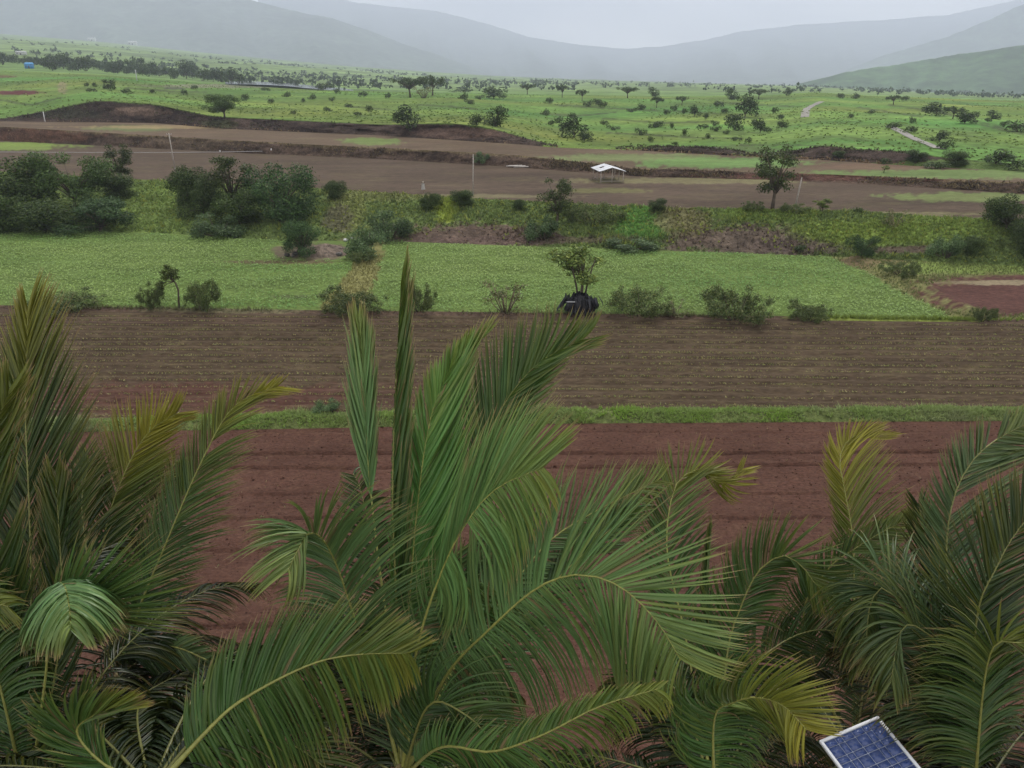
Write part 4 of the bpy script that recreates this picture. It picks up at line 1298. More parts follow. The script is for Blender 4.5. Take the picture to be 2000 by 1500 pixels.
def pole(px, py, top, label, arm=True, r0=0.11, lean=0.0, col=(0.30, 0.27, 0.24)):
    p = hit(px, py)
    h = (py - top) * depth_of(p) / FPX
    e = empty('pole', p)
    e.rotation_euler = (0, lean, 0)
    obj('shaft', MB().tube([(0, 0, -.2), (0, 0, h * .5), (0, 0, h)], [r0, r0 * .85, r0 * .65], 8, col).mesh('shaft', True), M_WOOD, e)
    if arm:
        a = obj('crossarm', MB().box((0, 0, h - .25), (1.0, .09, .09), col).mesh('crossarm'), M_WOOD, e)
        for x in (-.42, .42):
            obj('insulator', MB().tube([(x, 0, h - .21), (x, 0, h - .12), (x, 0, h - .06)], [.03, .05, .03], 6, (0.35, 0.33, 0.32)).mesh('insulator'), M_PAINT, a)
    obj('collar', MB().tube([(0, 0, 0), (0, 0, .25), (0, 0, .3)], [r0 * 1.7, r0 * 1.5, r0 * 1.1], 8, (0.25, 0.23, 0.2)).mesh('collar'), M_WOOD, e)
    tag(e, label, 'pole')


pole(342, 331, 263, 'thin pale pole at the left, between the second bank and the dark trees', True, .12, -0.03)
pole(924, 380, 304, 'tall thin pole on the upper field edge near the picture middle', False, .10, 0.02)
pole(1552, 410, 348, 'thin leaning pole right of the tall open tree', False, .10, 0.10)
pole(88, 238, 219, 'short white post at the foot of the bare bank, far left', False, .16, 0.0, (0.45, 0.45, 0.45))
pole(268, 160, 138, 'faint pale pole in the far tree line', True, .25, 0, (0.4, 0.4, 0.4))

# pale figure on the field edge: a scarecrow of cloth on a stick
p = hit(827, 378)
k = depth_of(p) / FPX
e = empty('scarecrow', p)
obj('stick', MB().tube([(0, 0, -.1), (0, 0, 1.0), (.02, 0, 1.75)], [.04, .035, .03], 6, (0.2, 0.16, 0.12)).mesh('stick'), M_WOOD, e)
obj('crossbar', MB().tube([(-.42, 0, 1.32), (.4, .02, 1.36)], [.025, .025], 6, (0.2, 0.16, 0.12)).mesh('crossbar'), M_WOOD, e)
U, V = np.meshgrid(np.linspace(0, 2 * math.pi, 13), np.linspace(0, 1, 7))
rr = .20 + .07 * V + .05 * np.sin(3 * U) * V
co = np.stack([(rr * np.cos(U)).ravel(), (.55 * rr * np.sin(U)).ravel(), (1.42 - .85 * V).ravel()], -1)
obj('shirt', new_mesh('shirt', co, quads=grid_quads(7, 13), col=np.tile((0.30, 0.29, 0.27), (len(co), 1)), smooth=True), M_PAINT, e)
U, V = np.meshgrid(np.linspace(0, 2 * math.pi, 11), np.linspace(0, math.pi, 7))
co = np.stack([(.11 * np.cos(U) * np.sin(V)).ravel(), (.11 * np.sin(U) * np.sin(V)).ravel(), (1.62 + .14 * np.cos(V)).ravel()], -1)
obj('head', new_mesh('head', co, quads=grid_quads(7, 11), col=np.tile((0.35, 0.3, 0.25), (len(co), 1)), smooth=True), M_PAINT, e)
tag(e, 'small pale cloth scarecrow at the near edge of the upper brown field', 'scarecrow')

# timber pile on the upper field
p = hit(1015, 327)
e = empty('timber_pile', p)
for i in range(12):
    x0, y0 = random.uniform(-2.6, -.6), random.uniform(-.9, .9)
    ln_ = random.uniform(2.2, 4.2); an = random.uniform(-.25, .25)
    z0, z1 = random.uniform(.06, .35), random.uniform(.06, .55)
    c_ = random.choice([(0.42, 0.39, 0.36), (0.2, 0.17, 0.14), (0.3, 0.27, 0.24)])
    obj('timber_pole', MB().tube([(x0, y0, z0), (x0 + ln_ * math.cos(an), y0 + ln_ * math.sin(an), z1)], [.075, .05], 6, c_).mesh('timber_pole'), M_WOOD, e)
tag(e, 'pile of grey poles lying at the foot of the second bank', 'timber pile')

# white irrigation pipe along the upper field
pp = np.array([hit(x, y) for x, y in [(-150, 299), (0, 298), (180, 299), (330, 299), (430, 298), (530, 296)]])
pp[:, 2] += .12
e = empty('irrigation_pipe', pp[3])
obj('pipe', MB().tube(pp - pp[3], [.05] * len(pp), 7, (0.32, 0.31, 0.30)).mesh('pipe', True), M_PAINT, e)
obj('riser', MB().tube([pp[5] - pp[3], pp[5] - pp[3] + np.array([0, 0, .5])], [.11, .11], 7, (0.6, 0.6, 0.6)).mesh('riser'), M_PAINT, e)
obj('riser', MB().tube([pp[4] - pp[3], pp[4] - pp[3] + np.array([0, 0, .35])], [.11, .11], 7, (0.6, 0.6, 0.6)).mesh('riser'), M_PAINT, e)
tag(e, 'long pale irrigation pipe lying across the upper left field', 'pipe')

# black plastic heap under the thin tree
p = hit(1132, 611)
k = depth_of(p) / FPX
e = empty('plastic_heap', p + np.array([0, 0, 0.0]))
nu, nv = 40, 14
U, V = np.meshgrid(np.linspace(0, 2 * math.pi, nu), np.linspace(0.02, 1, nv))
rr = (29 * np.sin(V * 1.35) + 3.5 * fbm(U * 3, V * 4, 601) + 4.5 * vnoise(U * 5, V * 2, 602)) * k
zz = (30 * np.cos(V * 1.5) ** 0.7 + 6 * fbm(np.cos(U) * 3 + 5, np.sin(U) * 3 + V * 2, 603)) * k
co = np.stack([(rr * np.cos(U)).ravel(), (rr * .8 * np.sin(U)).ravel(), (zz + 1.5 * k).ravel()], -1)
obj('core', new_mesh('core', co, quads=grid_quads(nv, nu), col=np.tile((0.010, 0.010, 0.013), (len(co), 1))), M_PLASTIC, e)
for i in range(95):
    a = random.random() * 6.28
    r0 = random.uniform(10, 38) * k
    h0 = (40 - 0.55 * r0 / k * random.uniform(.4, 1.0)) * k
    d = np.array([math.cos(a), math.sin(a) * .8, 0])
    sd_ = np.array([-d[1], d[0], 0]); sd_ /= np.linalg.norm(sd_)
    ln_ = random.uniform(10, 24) * k
    pts_ = [d * r0 + np.array([0, 0, h0])]
    for j in range(3):
        pts_.append(pts_[-1] + d * ln_ * .12 * random.uniform(.4, 2.0) + np.array([0, 0, -ln_ / 3]) + sd_ * random.uniform(-2, 2) * k)
    pts_[0] = pts_[0] + np.array([0, 0, random.uniform(0, 5) * k])
    wv = np.array([2.0, 3.6, 3.2, .6]) * k * random.uniform(.6, 1.3)
    co = []
    for q_, w_ in zip(pts_, wv):
        q_ = np.array([q_[0], q_[1], max(q_[2], .05)])
        co += [q_ - sd_ * w_, q_ + d * w_ * .8, q_ + sd_ * w_]
    qd = [[j * 3 + m_, j * 3 + m_ + 1, j * 3 + m_ + 4, j * 3 + m_ + 3] for j in range(3) for m_ in (0, 1)]
    g_ = random.choice([.006, .01, .014, .03])
    me = MB().add(co, qd, col=(g_, g_, g_ * 1.2)).mesh('torn_strip')
    obj('torn_strip', me, M_PLASTIC, e)
obj('pale_lath', MB().box((-20 * k, -30 * k, 30 * k), (17 * k, 1.4 * k, 1.4 * k), (0.32, 0.32, 0.33)).mesh('pale_lath'), M_PAINT, e)
tag(e, 'heap of torn black plastic around the foot of the thin tree', 'plastic heap')

# earth mound with stones, pale scraps
p = hit(630, 492)
k = depth_of(p) / FPX
e = empty('earth_mound', p)
U, V = np.meshgrid(np.linspace(-1, 1, 40), np.linspace(-1, 1, 22))
hm = np.clip(1 - U ** 2 - V ** 2, 0, 1)
zz = (1.1 * hm * (0.7 + .6 * fbm(U * 2.2, V * 3, 611)) + .25 * fbm(U * 7, V * 7, 612) * hm) - .12
co = np.stack([(U * 68 * k).ravel(), (V * 3.2).ravel(), zz.ravel()], -1)
c = np.tile((0.115, 0.09, 0.072), (len(co), 1)) * (1 + .5 * fbm(U * 5, V * 5, 613).ravel())[:, None]
obj('soil', new_mesh('soil', co, quads=grid_quads(22, 40), col=c, smooth=True), M_BANK, e)
for i in range(16):
    x, y = random.uniform(-60, 60) * k, random.uniform(-3.2, -1.0)
    r = random.uniform(.12, .38)
    U2, V2 = np.meshgrid(np.linspace(0, 2 * math.pi, 9), np.linspace(0, math.pi, 6))
    f_ = 1 + .3 * fbm(U2 + i, V2 * 2, 615)
    co = np.stack([(r * f_ * np.cos(U2) * np.sin(V2)).ravel() + x, (r * f_ * np.sin(U2) * np.sin(V2)).ravel() + y, (r * .7 * np.cos(V2)).ravel() + .12 + .15 * max(0, 1 + y / 3.4)], -1)
    g_ = random.uniform(.05, .14)
    obj('stone', new_mesh('stone', co, quads=grid_quads(6, 9), col=np.tile((g_, g_ * .92, g_ * .85), (len(co), 1))), M_BANK, e)
tag(e, 'low stony earth mound between the two crop plots', 'mound')
for (px, py, lb) in [(675, 472, 'larger crumpled white sack behind the earth mound'), (687, 468, 'smaller white scrap right of the larger sack behind the mound')]:
    p = hit(px, py)
    r = .24 if px < 680 else .15
    U2, V2 = np.meshgrid(np.linspace(0, 2 * math.pi, 13), np.linspace(0, math.pi, 8))
    f_ = 1 + .45 * fbm(U2 * 1.5 + px, V2 * 2, 617)
    co = np.stack([(1.4 * r * f_ * np.cos(U2) * np.sin(V2)).ravel(), (r * f_ * np.sin(U2) * np.sin(V2)).ravel(), (.75 * r * f_ * np.cos(V2)).ravel() + .2], -1)
    o = obj('sack', new_mesh('sack', co, quads=grid_quads(8, 13), col=np.tile((0.45, 0.45, 0.44), (len(co), 1))), M_PAINT)
    o.location = tuple(p)
    tag(o, lb, 'sack')


# far houses
def house(px, py, wpx, hpx, yy, wall, roof, label, name='house'):
    p = on_ground(hit(px, py))
    k = depth_of(p) / FPX
    W, top = wpx * k, hpx * k
    e = empty(name, p)
    wh = top * .72
    obj('wall', MB().box((0, 0, wh / 2), (W * .92, W * .6, wh), wall).mesh('wall'), M_PAINT, e)
    co = [(-W / 2, -W * .38, wh), (W / 2, -W * .38, wh), (W / 2, W * .38, wh), (-W / 2, W * .38, wh), (-W / 2, 0, top), (W / 2, 0, top)]
    mb = MB().add(co, [[0, 1, 5, 4], [2, 3, 4, 5], [0, 3, 2, 1]], [[0, 4, 3], [1, 2, 5]], roof)
    obj('roof', mb.mesh('roof'), M_PAINT, e)
    obj('door', MB().box((W * .1, -W * .302, wh * .33), (W * .16, .05, wh * .62), (0.08, 0.07, 0.06)).mesh('door'), M_PAINT, e)
    obj('window', MB().box((-W * .25, -W * .302, wh * .55), (W * .16, .05, wh * .25), (0.06, 0.06, 0.07)).mesh('window'), M_PAINT, e)
    tag(e, label, 'house')


house(58, 134, 15, 11, 560, (0.05, 0.20, 0.42), (0.08, 0.30, 0.58), 'small bright blue hut among the far left trees')
house(42, 108, 18, 7, 900, (0.5, 0.5, 0.48), (0.45, 0.45, 0.45), 'pale house behind the bright blue hut')
house(178, 70, 14, 6, 2300, (0.6, 0.6, 0.58), (0.5, 0.5, 0.5), 'tiny pale house far off on the left slope')
house(258, 79, 16, 7, 2200, (0.6, 0.6, 0.58), (0.5, 0.5, 0.5), 'tiny pale house right of the other one on the far left slope')

# ------------------------------------------------------------------ water in the valley
zc2 = []
X, Y, Z, v = band_mesh(12, 24)
Z = Z - (5.0 * np.sin(v * math.pi))[:, None] * 0.35
co = []
top_e = [(440, 158.5), (480, 159), (520, 160.0), (560, 162.5), (600, 166.5), (640, 170), (690, 174)]
for (px, py) in top_e:
    r = ray(px, py)
    yy = 800.0
    co.append([r[0] / r[1] * yy, yy])
co = np.array(co)
s0 = co[:, 0] / 800.0
z_w = ground_z(co[:, 0], co[:, 1])
lo = np.stack([s0 * 610.0, np.full(len(s0), 610.0), 0 * s0], -1); hi = np.stack([s0 * 840.0, np.full(len(s0), 840.0), 0 * s0], -1)
zl, zh = [], []
for i in range(len(s0)):
    r0, r1 = ray(top_e[i][0], top_e[i][1] + 6.5), ray(top_e[i][0], top_e[i][1])
    zl.append(CAM_H + r0[2] / r0[1] * 610.0); zh.append(CAM_H + r1[2] / r1[1] * 840.0)
lo[:, 2], hi[:, 2] = zl, zh
XX = np.stack([lo, hi], 0)
XX[:, :, 2] += 0.25
o = obj('pond', new_mesh('pond', XX.reshape(-1, 3), quads=grid_quads(2, len(s0))), mw)
o['kind'] = 'structure'


# ------------------------------------------------------------------ coconut palms
RIGHT = np.array([1.0, 0, 0]); UPC = np.array([0, SP, CP]); TOC = np.array([0, -CP, SP])
TIPY, TIPB = np.array((0.235, 0.205, 0.035)), np.array((0.26, 0.165, 0.085))


def spline(pts, n):
    pts = np.asarray(pts, float)
    m = len(pts)
    ext = np.vstack([2 * pts[0] - pts[1], pts, 2 * pts[-1] - pts[-2]])
    ts = np.linspace(0, m - 1, n)
    i = np.clip(ts.astype(int), 0, m - 2)
    f = (ts - i)[:, None]
    p0, p1, p2, p3 = ext[i], ext[i + 1], ext[i + 2], ext[i + 3]
    o = 0.5 * ((2 * p1) + (-p0 + p2) * f + (2 * p0 - 5 * p1 + 4 * p2 - p3) * f ** 2 + (-p0 + 3 * p1 - 3 * p2 + p3) * f ** 3)
    d = np.concatenate([[0], np.cumsum(np.linalg.norm(np.diff(o, axis=0), axis=1))])
    u = np.linspace(0, d[-1], n)
    return np.stack([np.interp(u, d, o[:, j]) for j in range(3)], -1), d[-1]


def frond(parent, pts, L=0.95, n=84, t0=0.14, roll=0.0, a=(62, 22), ar=None, lift=(12, 12), fl=(0, 0, -1), fr=None, kl=0.5, kr=None, Ls=(1, 1), yel=0.25, dark=1.0, sil=0.0, wd=0.024, gaps=0.03, jit=0.06, rr=0.030, nrm=None, tipc=None):
    """one pinnate frond. pts: world points of the midrib, base first. Left/right leaflets leave it at angle a (base, tip) and bend towards fl / fr"""
    K = 6
    n = int(n * 1.75); wd = wd * 0.52; jit = jit * 0.4
    ax, ln_ = spline(pts, 80)
    T = unit(np.gradient(ax, axis=0))
    ref = TOC if nrm is None else np.asarray(nrm, float)
    Nv = unit(ref[None] - (T @ ref)[:, None] * T)
    rl = math.radians(roll)
    B0 = np.cross(T, Nv)
    Nn = Nv * math.cos(rl) + B0 * math.sin(rl)
    B = np.cross(T, Nn)                                  # points to the right of the midrib seen from its upper face
    fr = fl if fr is None else fr
    kr = kl if kr is None else kr
    f = empty('frond', (0, 0, 0)) if False else None
    me_r = MB()
    ts = np.linspace(0, 1, 26)
    idx = (ts * 79).astype(int)
    rad = 0.78 * rr * (1 - ts) ** 0.8 * (0.55 + 0.45 * np.clip((0.35 - ts) / 0.35, 0, 1)) + 0.0045
    rad[0] *= 1.5
    rc = np.array((0.20, 0.205, 0.05)) * (0.8 + 0.3 * min(yel, 1.0)) * dark ** 0.5
    co, q, t = tube(ax[idx], rad, 6)
    rach = new_mesh('midrib', co, quads=q, tris=t, col=np.tile(rc, (len(co), 1)), smooth=True)
    CO, Q, CC = [], [], []
    base_n = 0
    for side, flow, kk, ls, lf, an_ in ((-1, fl, kl, Ls[0], lift[0], a), (1, fr, kr, Ls[1], lift[1], ar or a)):
        t = np.sort(np.clip(np.linspace(t0, 0.995, n) + rng.normal(size=n) * 0.25 / n, t0, 0.998))
        t = t[(rng.random(n) > gaps) & (vnoise(t * 17 + 9 * side, 0 * t + 7.3 * ln_, 78) < 0.80)]
        m = len(t)
        fi = t * 79
        i0 = np.clip(fi.astype(int), 0, 78)
        g = (fi - i0)[:, None]
        p = ax[i0] * (1 - g) + ax[i0 + 1] * g
        Tt, Bt, Nt = T[i0], B[i0], Nn[i0]
        u = (t - t0) / (1 - t0)
        al = np.radians(an_[0] + (an_[1] - an_[0]) * u + rng.normal(size=m) * 1.6)
        lv = np.radians(lf - 10 + rng.normal(size=m) * 3)
        d = np.cos(al)[:, None] * Tt + np.sin(al)[:, None] * (side * Bt * np.cos(lv)[:, None] + Nt * np.sin(lv)[:, None])
        d = unit(d + rng.normal(size=(m, 3)) * jit)
        prof = np.interp(u, [0, 0.12, 0.35, 0.65, 0.85, 1.0], [0.55, 0.85, 1.0, 0.88, 0.62, 0.35])
        hurt = rng.random(m) < 0.09
        Ln = L * ls * prof * rng.uniform(0.86, 1.08, m) * np.where(hurt, rng.uniform(0.35, 0.8, m), 1)
        Fv = np.asarray(flow, float)
        if Fv.ndim == 2:
            Fv = Fv[0][None] * (1 - u)[:, None] + Fv[1][None] * u[:, None]
        else:
            Fv = np.tile(Fv, (m, 1))
        kb = kk * rng.uniform(0.8, 1.2, m) * (1 + 0.45 * vnoise(t * 15, 0 * t + side + ln_, 79)) * np.where(rng.random(m) < 0.06, rng.uniform(0.4, 2.0, m), 1)
        rings = []
        q_ = p.copy()
        dd = d.copy()
        for s in range(K + 1):
            rings.append((q_.copy(), dd.copy()))
            q_ = q_ + dd * (Ln / K)[:, None]
            dd = unit(dd + Fv * (kb * (0.22 + 0.42 * s / K))[:, None])
        ww = wd * rng.uniform(0.8, 1.2, m)
        wp = [0.55, 0.95, 1.0, 0.9, 0.7, 0.42, 0.0]
        tw = rng.normal(size=m) * 0.30 + 0.45 * vnoise(t * 23 + side * 5, 0 * t + ln_ * 3, 77)
        vt = np.zeros((m, K * 3 + 1, 3)); vc = np.zeros((m, K * 3 + 1, 3))
        gr = np.array((0.040, 0.104, 0.024)) * dark ** 1.6  # front fronds lightened, lower layers darkened: light and shade put into the colour
        gr = gr * (1 - sil) + np.array((0.120, 0.185, 0.090)) * sil  # silvery paleness of leaflets, with highlights put into the colour
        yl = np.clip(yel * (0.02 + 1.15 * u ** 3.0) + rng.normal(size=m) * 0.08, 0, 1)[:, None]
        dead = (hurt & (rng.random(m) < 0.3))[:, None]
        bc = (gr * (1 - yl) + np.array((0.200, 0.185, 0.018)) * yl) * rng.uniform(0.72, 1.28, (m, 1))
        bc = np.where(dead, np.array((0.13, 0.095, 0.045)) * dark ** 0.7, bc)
        for s in range(K):
            c0, cd = rings[s]
            sn = unit(np.cross(cd, Nt + 0.0 * cd) + 1e-6)
            nn = np.cross(sn, cd)
            sn2 = sn * np.cos(tw)[:, None] + nn * np.sin(tw)[:, None]
            nn2 = np.cross(sn2, cd)
            hw = (ww * wp[s])[:, None]
            vt[:, s * 3] = c0 - sn2 * hw + nn2 * hw * 0.85
            vt[:, s * 3 + 1] = c0
            vt[:, s * 3 + 2] = c0 + sn2 * hw + nn2 * hw * 0.85
            fz = s / K
            tc_ = TIPY if tipc is None else np.array(tipc)
            tipw = np.clip((fz - 0.6) / 0.4, 0, 1) * (0.2 + 0.7 * yl)
            cs = bc * (1 - tipw) + tc_ * tipw
            ribc = bc * 0.8 + np.array((0.16, 0.17, 0.05)) * 0.2 * dark
            vc[:, s * 3] = cs; vc[:, s * 3 + 2] = cs; vc[:, s * 3 + 1] = ribc * (1 - tipw) + tc_ * tipw
        vt[:, -1] = rings[K][0]
        vc[:, -1] = TIPB
        CO.append(vt.reshape(-1, 3)); CC.append(vc.reshape(-1, 3))
        nvp = K * 3 + 1
        fq = []
        for s in range(K - 1):
            fq += [[s * 3, s * 3 + 1, s * 3 + 4, s * 3 + 3], [s * 3 + 1, s * 3 + 2, s * 3 + 5, s * 3 + 4]]
        b3 = (K - 1) * 3
        qq = (np.arange(m)[:, None, None] * nvp + np.array(fq)[None]).reshape(-1, 4) + base_n
        tt = (np.arange(m)[:, None, None] * nvp + np.array([[b3, b3 + 1, nvp - 1], [b3 + 1, b3 + 2, nvp - 1]])[None]).reshape(-1, 3) + base_n
        Q.append((qq, tt))
        base_n += m * nvp
    co = np.vstack(CO); cc = np.vstack(CC)
    ori = np.array(parent.location)
    fe = empty('frond', (0, 0, 0))
    fe.parent = parent
    fe.location = tuple(ax[0] - ori)
    sh = ax[0]
    rach.vertices.foreach_get
    rv = np.zeros(len(rach.vertices) * 3, np.float32); rach.vertices.foreach_get('co', rv)
    rach.vertices.foreach_set('co', (rv.reshape(-1, 3) - sh).ravel().astype(np.float32)); rach.update()
    obj('midrib', rach, M_RACHIS, fe)
    lo_ = obj('leaflets', new_mesh('leaflets', co - sh, quads=np.vstack([a_ for a_, _ in Q]), tris=np.vstack([b_ for _, b_ in Q]), col=cc), M_PALM, fe)
    lo_['kind'] = 'stuff'
    return fe


def px_pts(nodes):
    return [P(*nd) for nd in nodes]


def palm(crown_px, label, group='coconut palms in front of the red field'):
    c = P(*crown_px)
    e = empty('coconut_palm', (c[0], c[1], 0))
    h = c[2]
    m = 60
    t = np.linspace(0, 1, m)
    ph = random.random() * 6
    pts = np.stack([0.12 * np.sin(t * 3 + ph) - 0.12 * np.sin(3 + ph), 0.12 * np.cos(t * 2.6 + ph) - 0.12 * np.cos(2.6 + ph), t * (h + 0.1) - 0.1], -1)
    rad = 0.15 - 0.035 * t + 0.09 * np.exp(-t * 14) + 0.012 * np.sign(np.sin(t * m * 1.55))
    co, q, tr = tube(pts, rad, 12)
    cc = np.tile((0.13, 0.11, 0.085), (len(co), 1)) * (0.8 + 0.4 * rng.random((len(co), 1)))
    obj('trunk', new_mesh('trunk', co, quads=q, tris=tr, col=cc, smooth=True), M_BARK, e)
    # fibrous heart where the leaf bases wrap the top
    t = np.linspace(0, 1, 12)
    pts = np.stack([0 * t, 0 * t, h - 0.35 + t * 0.6], -1)
    co, q, tr = tube(pts, 0.11 * np.sin(np.clip(t * 2.2 + 0.55, 0, math.pi)) + 0.02, 10)
    obj('crown_heart', new_mesh('crown_heart', co, quads=q, tris=tr, col=np.tile((0.12, 0.095, 0.05), (len(co), 1)), smooth=True), M_BARK, e)
    tag(e, label, 'palm', group)
    return e, c


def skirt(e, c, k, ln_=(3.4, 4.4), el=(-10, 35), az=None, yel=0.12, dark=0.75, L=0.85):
    """lower fill fronds all round the crown, darkened in colour for understorey shade"""
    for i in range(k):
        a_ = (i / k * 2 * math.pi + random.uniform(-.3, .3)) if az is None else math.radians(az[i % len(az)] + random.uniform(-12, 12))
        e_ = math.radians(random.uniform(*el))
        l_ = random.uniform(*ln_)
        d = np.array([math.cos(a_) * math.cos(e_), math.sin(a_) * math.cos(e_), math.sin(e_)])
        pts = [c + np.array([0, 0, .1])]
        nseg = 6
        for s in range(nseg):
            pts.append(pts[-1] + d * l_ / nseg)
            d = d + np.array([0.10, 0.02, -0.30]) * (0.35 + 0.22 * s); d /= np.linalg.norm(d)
        frond(e, pts, L=L * random.uniform(.85, 1.1), n=72, t0=.05, rr=.022, roll=random.uniform(-12, 12), nrm=(0, 0, 1), a=(60, 25), lift=(2, 2), fl=(.35, .05, -1), kl=1.0, yel=yel * random.uniform(.5, 1.6), dark=dark * random.uniform(.85, 1.15), gaps=.08, jit=.10)  # dark argument puts understorey shade into the frond colour


W_ = (1, .1, -.15)      # where the wind carries the leaflets
# ---- middle palm
e, c = palm((785, 1535, 8.6), 'tall coconut palm in the picture middle with erect fronds blown to the right')
B_ = (785, 1520, 8.6)
frond(e, px_pts([B_, (778, 1250, 8.7), (767, 1000, 8.8), (772, 780, 8.9), (786, 545, 9.0)]), L=1.25, n=104, t0=.28, roll=20, a=(15, 6), lift=(0, 6), fl=(.05, 0, .8), fr=(.0, 0, .8), kl=.1, Ls=(.03, .95), yel=.2, dark=.8, wd=.036, rr=.036)
frond(e, px_pts([B_, (795, 1250, 8.9), (814, 1000, 9.1), (838, 830, 9.3), (872, 735, 9.4), (915, 672, 9.5)]), L=1.5, n=110, t0=.26, roll=6, a=(34, 14), lift=(10, 6), fl=(-.02, 0, .9), fr=(.06, 0, .75), kl=.4, kr=.3, Ls=(.50, 1.0), yel=.35, dark=1.45, wd=.033)
frond(e, px_pts([B_, (838, 1200, 9.4), (905, 980, 9.9), (970, 815, 10.2), (1045, 715, 10.3), (1135, 664, 10.4)]), L=1.4, n=112, t0=.24, roll=-6, a=(46, 16), lift=(8, 8), fl=(-.05, 0, 1), fr=(.7, .1, .5), kl=.4, kr=.14, Ls=(1.0, .9), yel=.2, dark=.85, wd=.030)
frond(e, px_pts([B_, (810, 1290, 8.1), (855, 1135, 7.8), (905, 1030, 7.6), (968, 955, 7.5), (1062, 912, 7.4)]), L=1.0, n=70, t0=.58, roll=10, a=(10, 22), ar=(150, 75), lift=(6, 0), fl=[(.7, .1, .75), (.8, 0, .4)], fr=[(-.8, -.1, -.8), (.15, -.1, -1)], kl=.2, kr=.65, Ls=(1.3, 1.1), yel=.42, dark=1.45, sil=.28, wd=.026, rr=.03)
frond(e, px_pts([B_, (810, 1290, 8.3), (845, 1165, 8.1), (862, 1130, 8.0)]), L=1.0, n=40, t0=.55, roll=10, a=(70, 60), lift=(0, 0), fl=(.3, 0, .5), fr=(-.75, -.1, -.8), kl=.3, kr=1.0, Ls=(.01, 1.5), yel=.2, dark=1.1, sil=.15, wd=.026, rr=.02)
frond(e, px_pts([B_, (735, 1330, 8.5), (690, 1200, 8.4), (660, 1110, 8.3), (632, 1055, 8.1), (605, 1040, 7.9), (584, 1070, 7.7), (562, 1115, 7.5)]), L=.95, n=88, t0=.25, roll=-10, a=(64, 30), lift=(-4, 8), fl=[(-.3, 0, -.9), (-.6, -.1, -.9)], fr=[(1.2, .1, .06), (-.5, .1, -.9)], kl=.7, kr=.6, Ls=(1.1, 1.35), yel=.3, sil=.3, dark=1.0)
frond(e, px_pts([B_, (760, 1250, 9.2), (735, 1060, 9.5), (719, 900, 9.7), (713, 760, 9.8), (704, 640, 9.9)]), L=1.15, n=64, t0=.60, roll=-20, a=(17, 8), lift=(8, 14), fl=(.05, 0, .8), fr=(-.05, 0, .8), kl=.2, Ls=(1, .85), yel=.45, sil=.45, dark=1.4, wd=.03)
frond(e, px_pts([B_, (765, 1280, 9.4), (738, 1110, 9.7), (705, 960, 9.9), (690, 925, 10.0)]), L=.6, n=60, t0=.35, roll=20, a=(70, 40), lift=(0, 0), fl=(-.6, 0, .1), fr=(.8, 0, -.5), kl=.4, kr=.8, yel=.1, dark=.6, gaps=.2, jit=.15)
frond(e, px_pts([B_, (865, 1330, 8.4), (960, 1225, 8.1), (1050, 1148, 7.9), (1130, 1122, 7.7), (1210, 1145, 7.5), (1280, 1210, 7.3), (1330, 1290, 7.2)]), L=1.12, n=104, t0=.20, roll=0, a=(60, 30), ar=(128, 52), lift=(8, -10), fl=[(.3, .3, .9), (1, .1, -.05)], fr=[(-.08, 0, -1), (.18, 0, -1)], kl=.35, kr=.85, Ls=(1.35, 1.55), yel=.3, sil=.34, dark=1.25, wd=.025, rr=.034)
frond(e, px_pts([B_, (860, 1460, 7.7), (960, 1468, 7.2), (1060, 1435, 6.9), (1170, 1380, 6.7), (1285, 1345, 6.6)]), L=.85, n=88, t0=.16, roll=10, a=(64, 24), ar=(108, 55), lift=(-30, -6), fl=(.55, .2, -.1), fr=(.12, 0, -1), kl=.5, kr=1.0, Ls=(.45, 1.0), yel=.4, dark=1.0, wd=.022)
frond(e, px_pts([B_, (895, 1290, 9.1), (985, 1165, 9.6), (1070, 1060, 9.9), (1160, 1000, 10.1), (1285, 938, 10.2)]), L=.9, n=84, t0=.3, roll=4, a=(60, 24), lift=(6, 0), fl=(.12, .1, .9), fr=(.6, 0, -.5), kl=.4, kr=.5, Ls=(1.05, .8), yel=.4, sil=.45, dark=1.15)
frond(e, px_pts([B_, (880, 1360, 9.2), (985, 1250, 9.6), (1090, 1130, 9.8), (1240, 990, 9.9)]), L=.8, n=84, t0=.25, roll=-30, a=(45, 22), lift=(0, 0), fl=(.4, .1, .5), fr=(.8, .1, -.3), kl=.3, kr=.5, yel=.12, dark=.75)
frond(e, px_pts([B_, (840, 1330, 9.5), (890, 1200, 9.9), (960, 1130, 10.2), (1040, 1110, 10.4)]), L=.95, n=80, t0=.2, roll=10, a=(60, 30), lift=(0, 0), fl=(.7, .1, .2), fr=(.7, 0, -.6), kl=.5, kr=.7, yel=.12, dark=.7)
frond(e, px_pts([B_, (750, 1350, 9.2), (700, 1290, 9.5), (620, 1240, 9.7), (560, 1235, 9.8)]), L=.9, n=80, t0=.2, roll=10, a=(62, 26), lift=(0, 0), fl=(-.2, 0, -.6), fr=(.9, 0, .25), kl=.6, kr=.6, yel=.1, dark=.62)
frond(e, px_pts([B_, (790, 1340, 9.0), (800, 1250, 9.3), (820, 1180, 9.5), (850, 1120, 9.7)]), L=.85, n=80, t0=.1, roll=20, a=(66, 30), lift=(0, 0), fl=(-.4, 0, .1), fr=(.8, 0, -.1), kl=.4, kr=.5, yel=.15, dark=.65)
frond(e, px_pts([B_, (835, 1380, 8.0), (900, 1390, 7.8), (960, 1450, 7.6), (1000, 1560, 7.4)]), L=.8, n=70, t0=.15, roll=0, a=(60, 26), lift=(-4, -4), fl=(.6, 0, -.5), fr=(.1, 0, -1), kl=.8, yel=.12, dark=.75)
skirt(e, c, 8, az=[150, 100, 60, 20, 40, 160, 80, 120], el=(-25, 20), dark=.4, ln_=(2.6, 3.6))

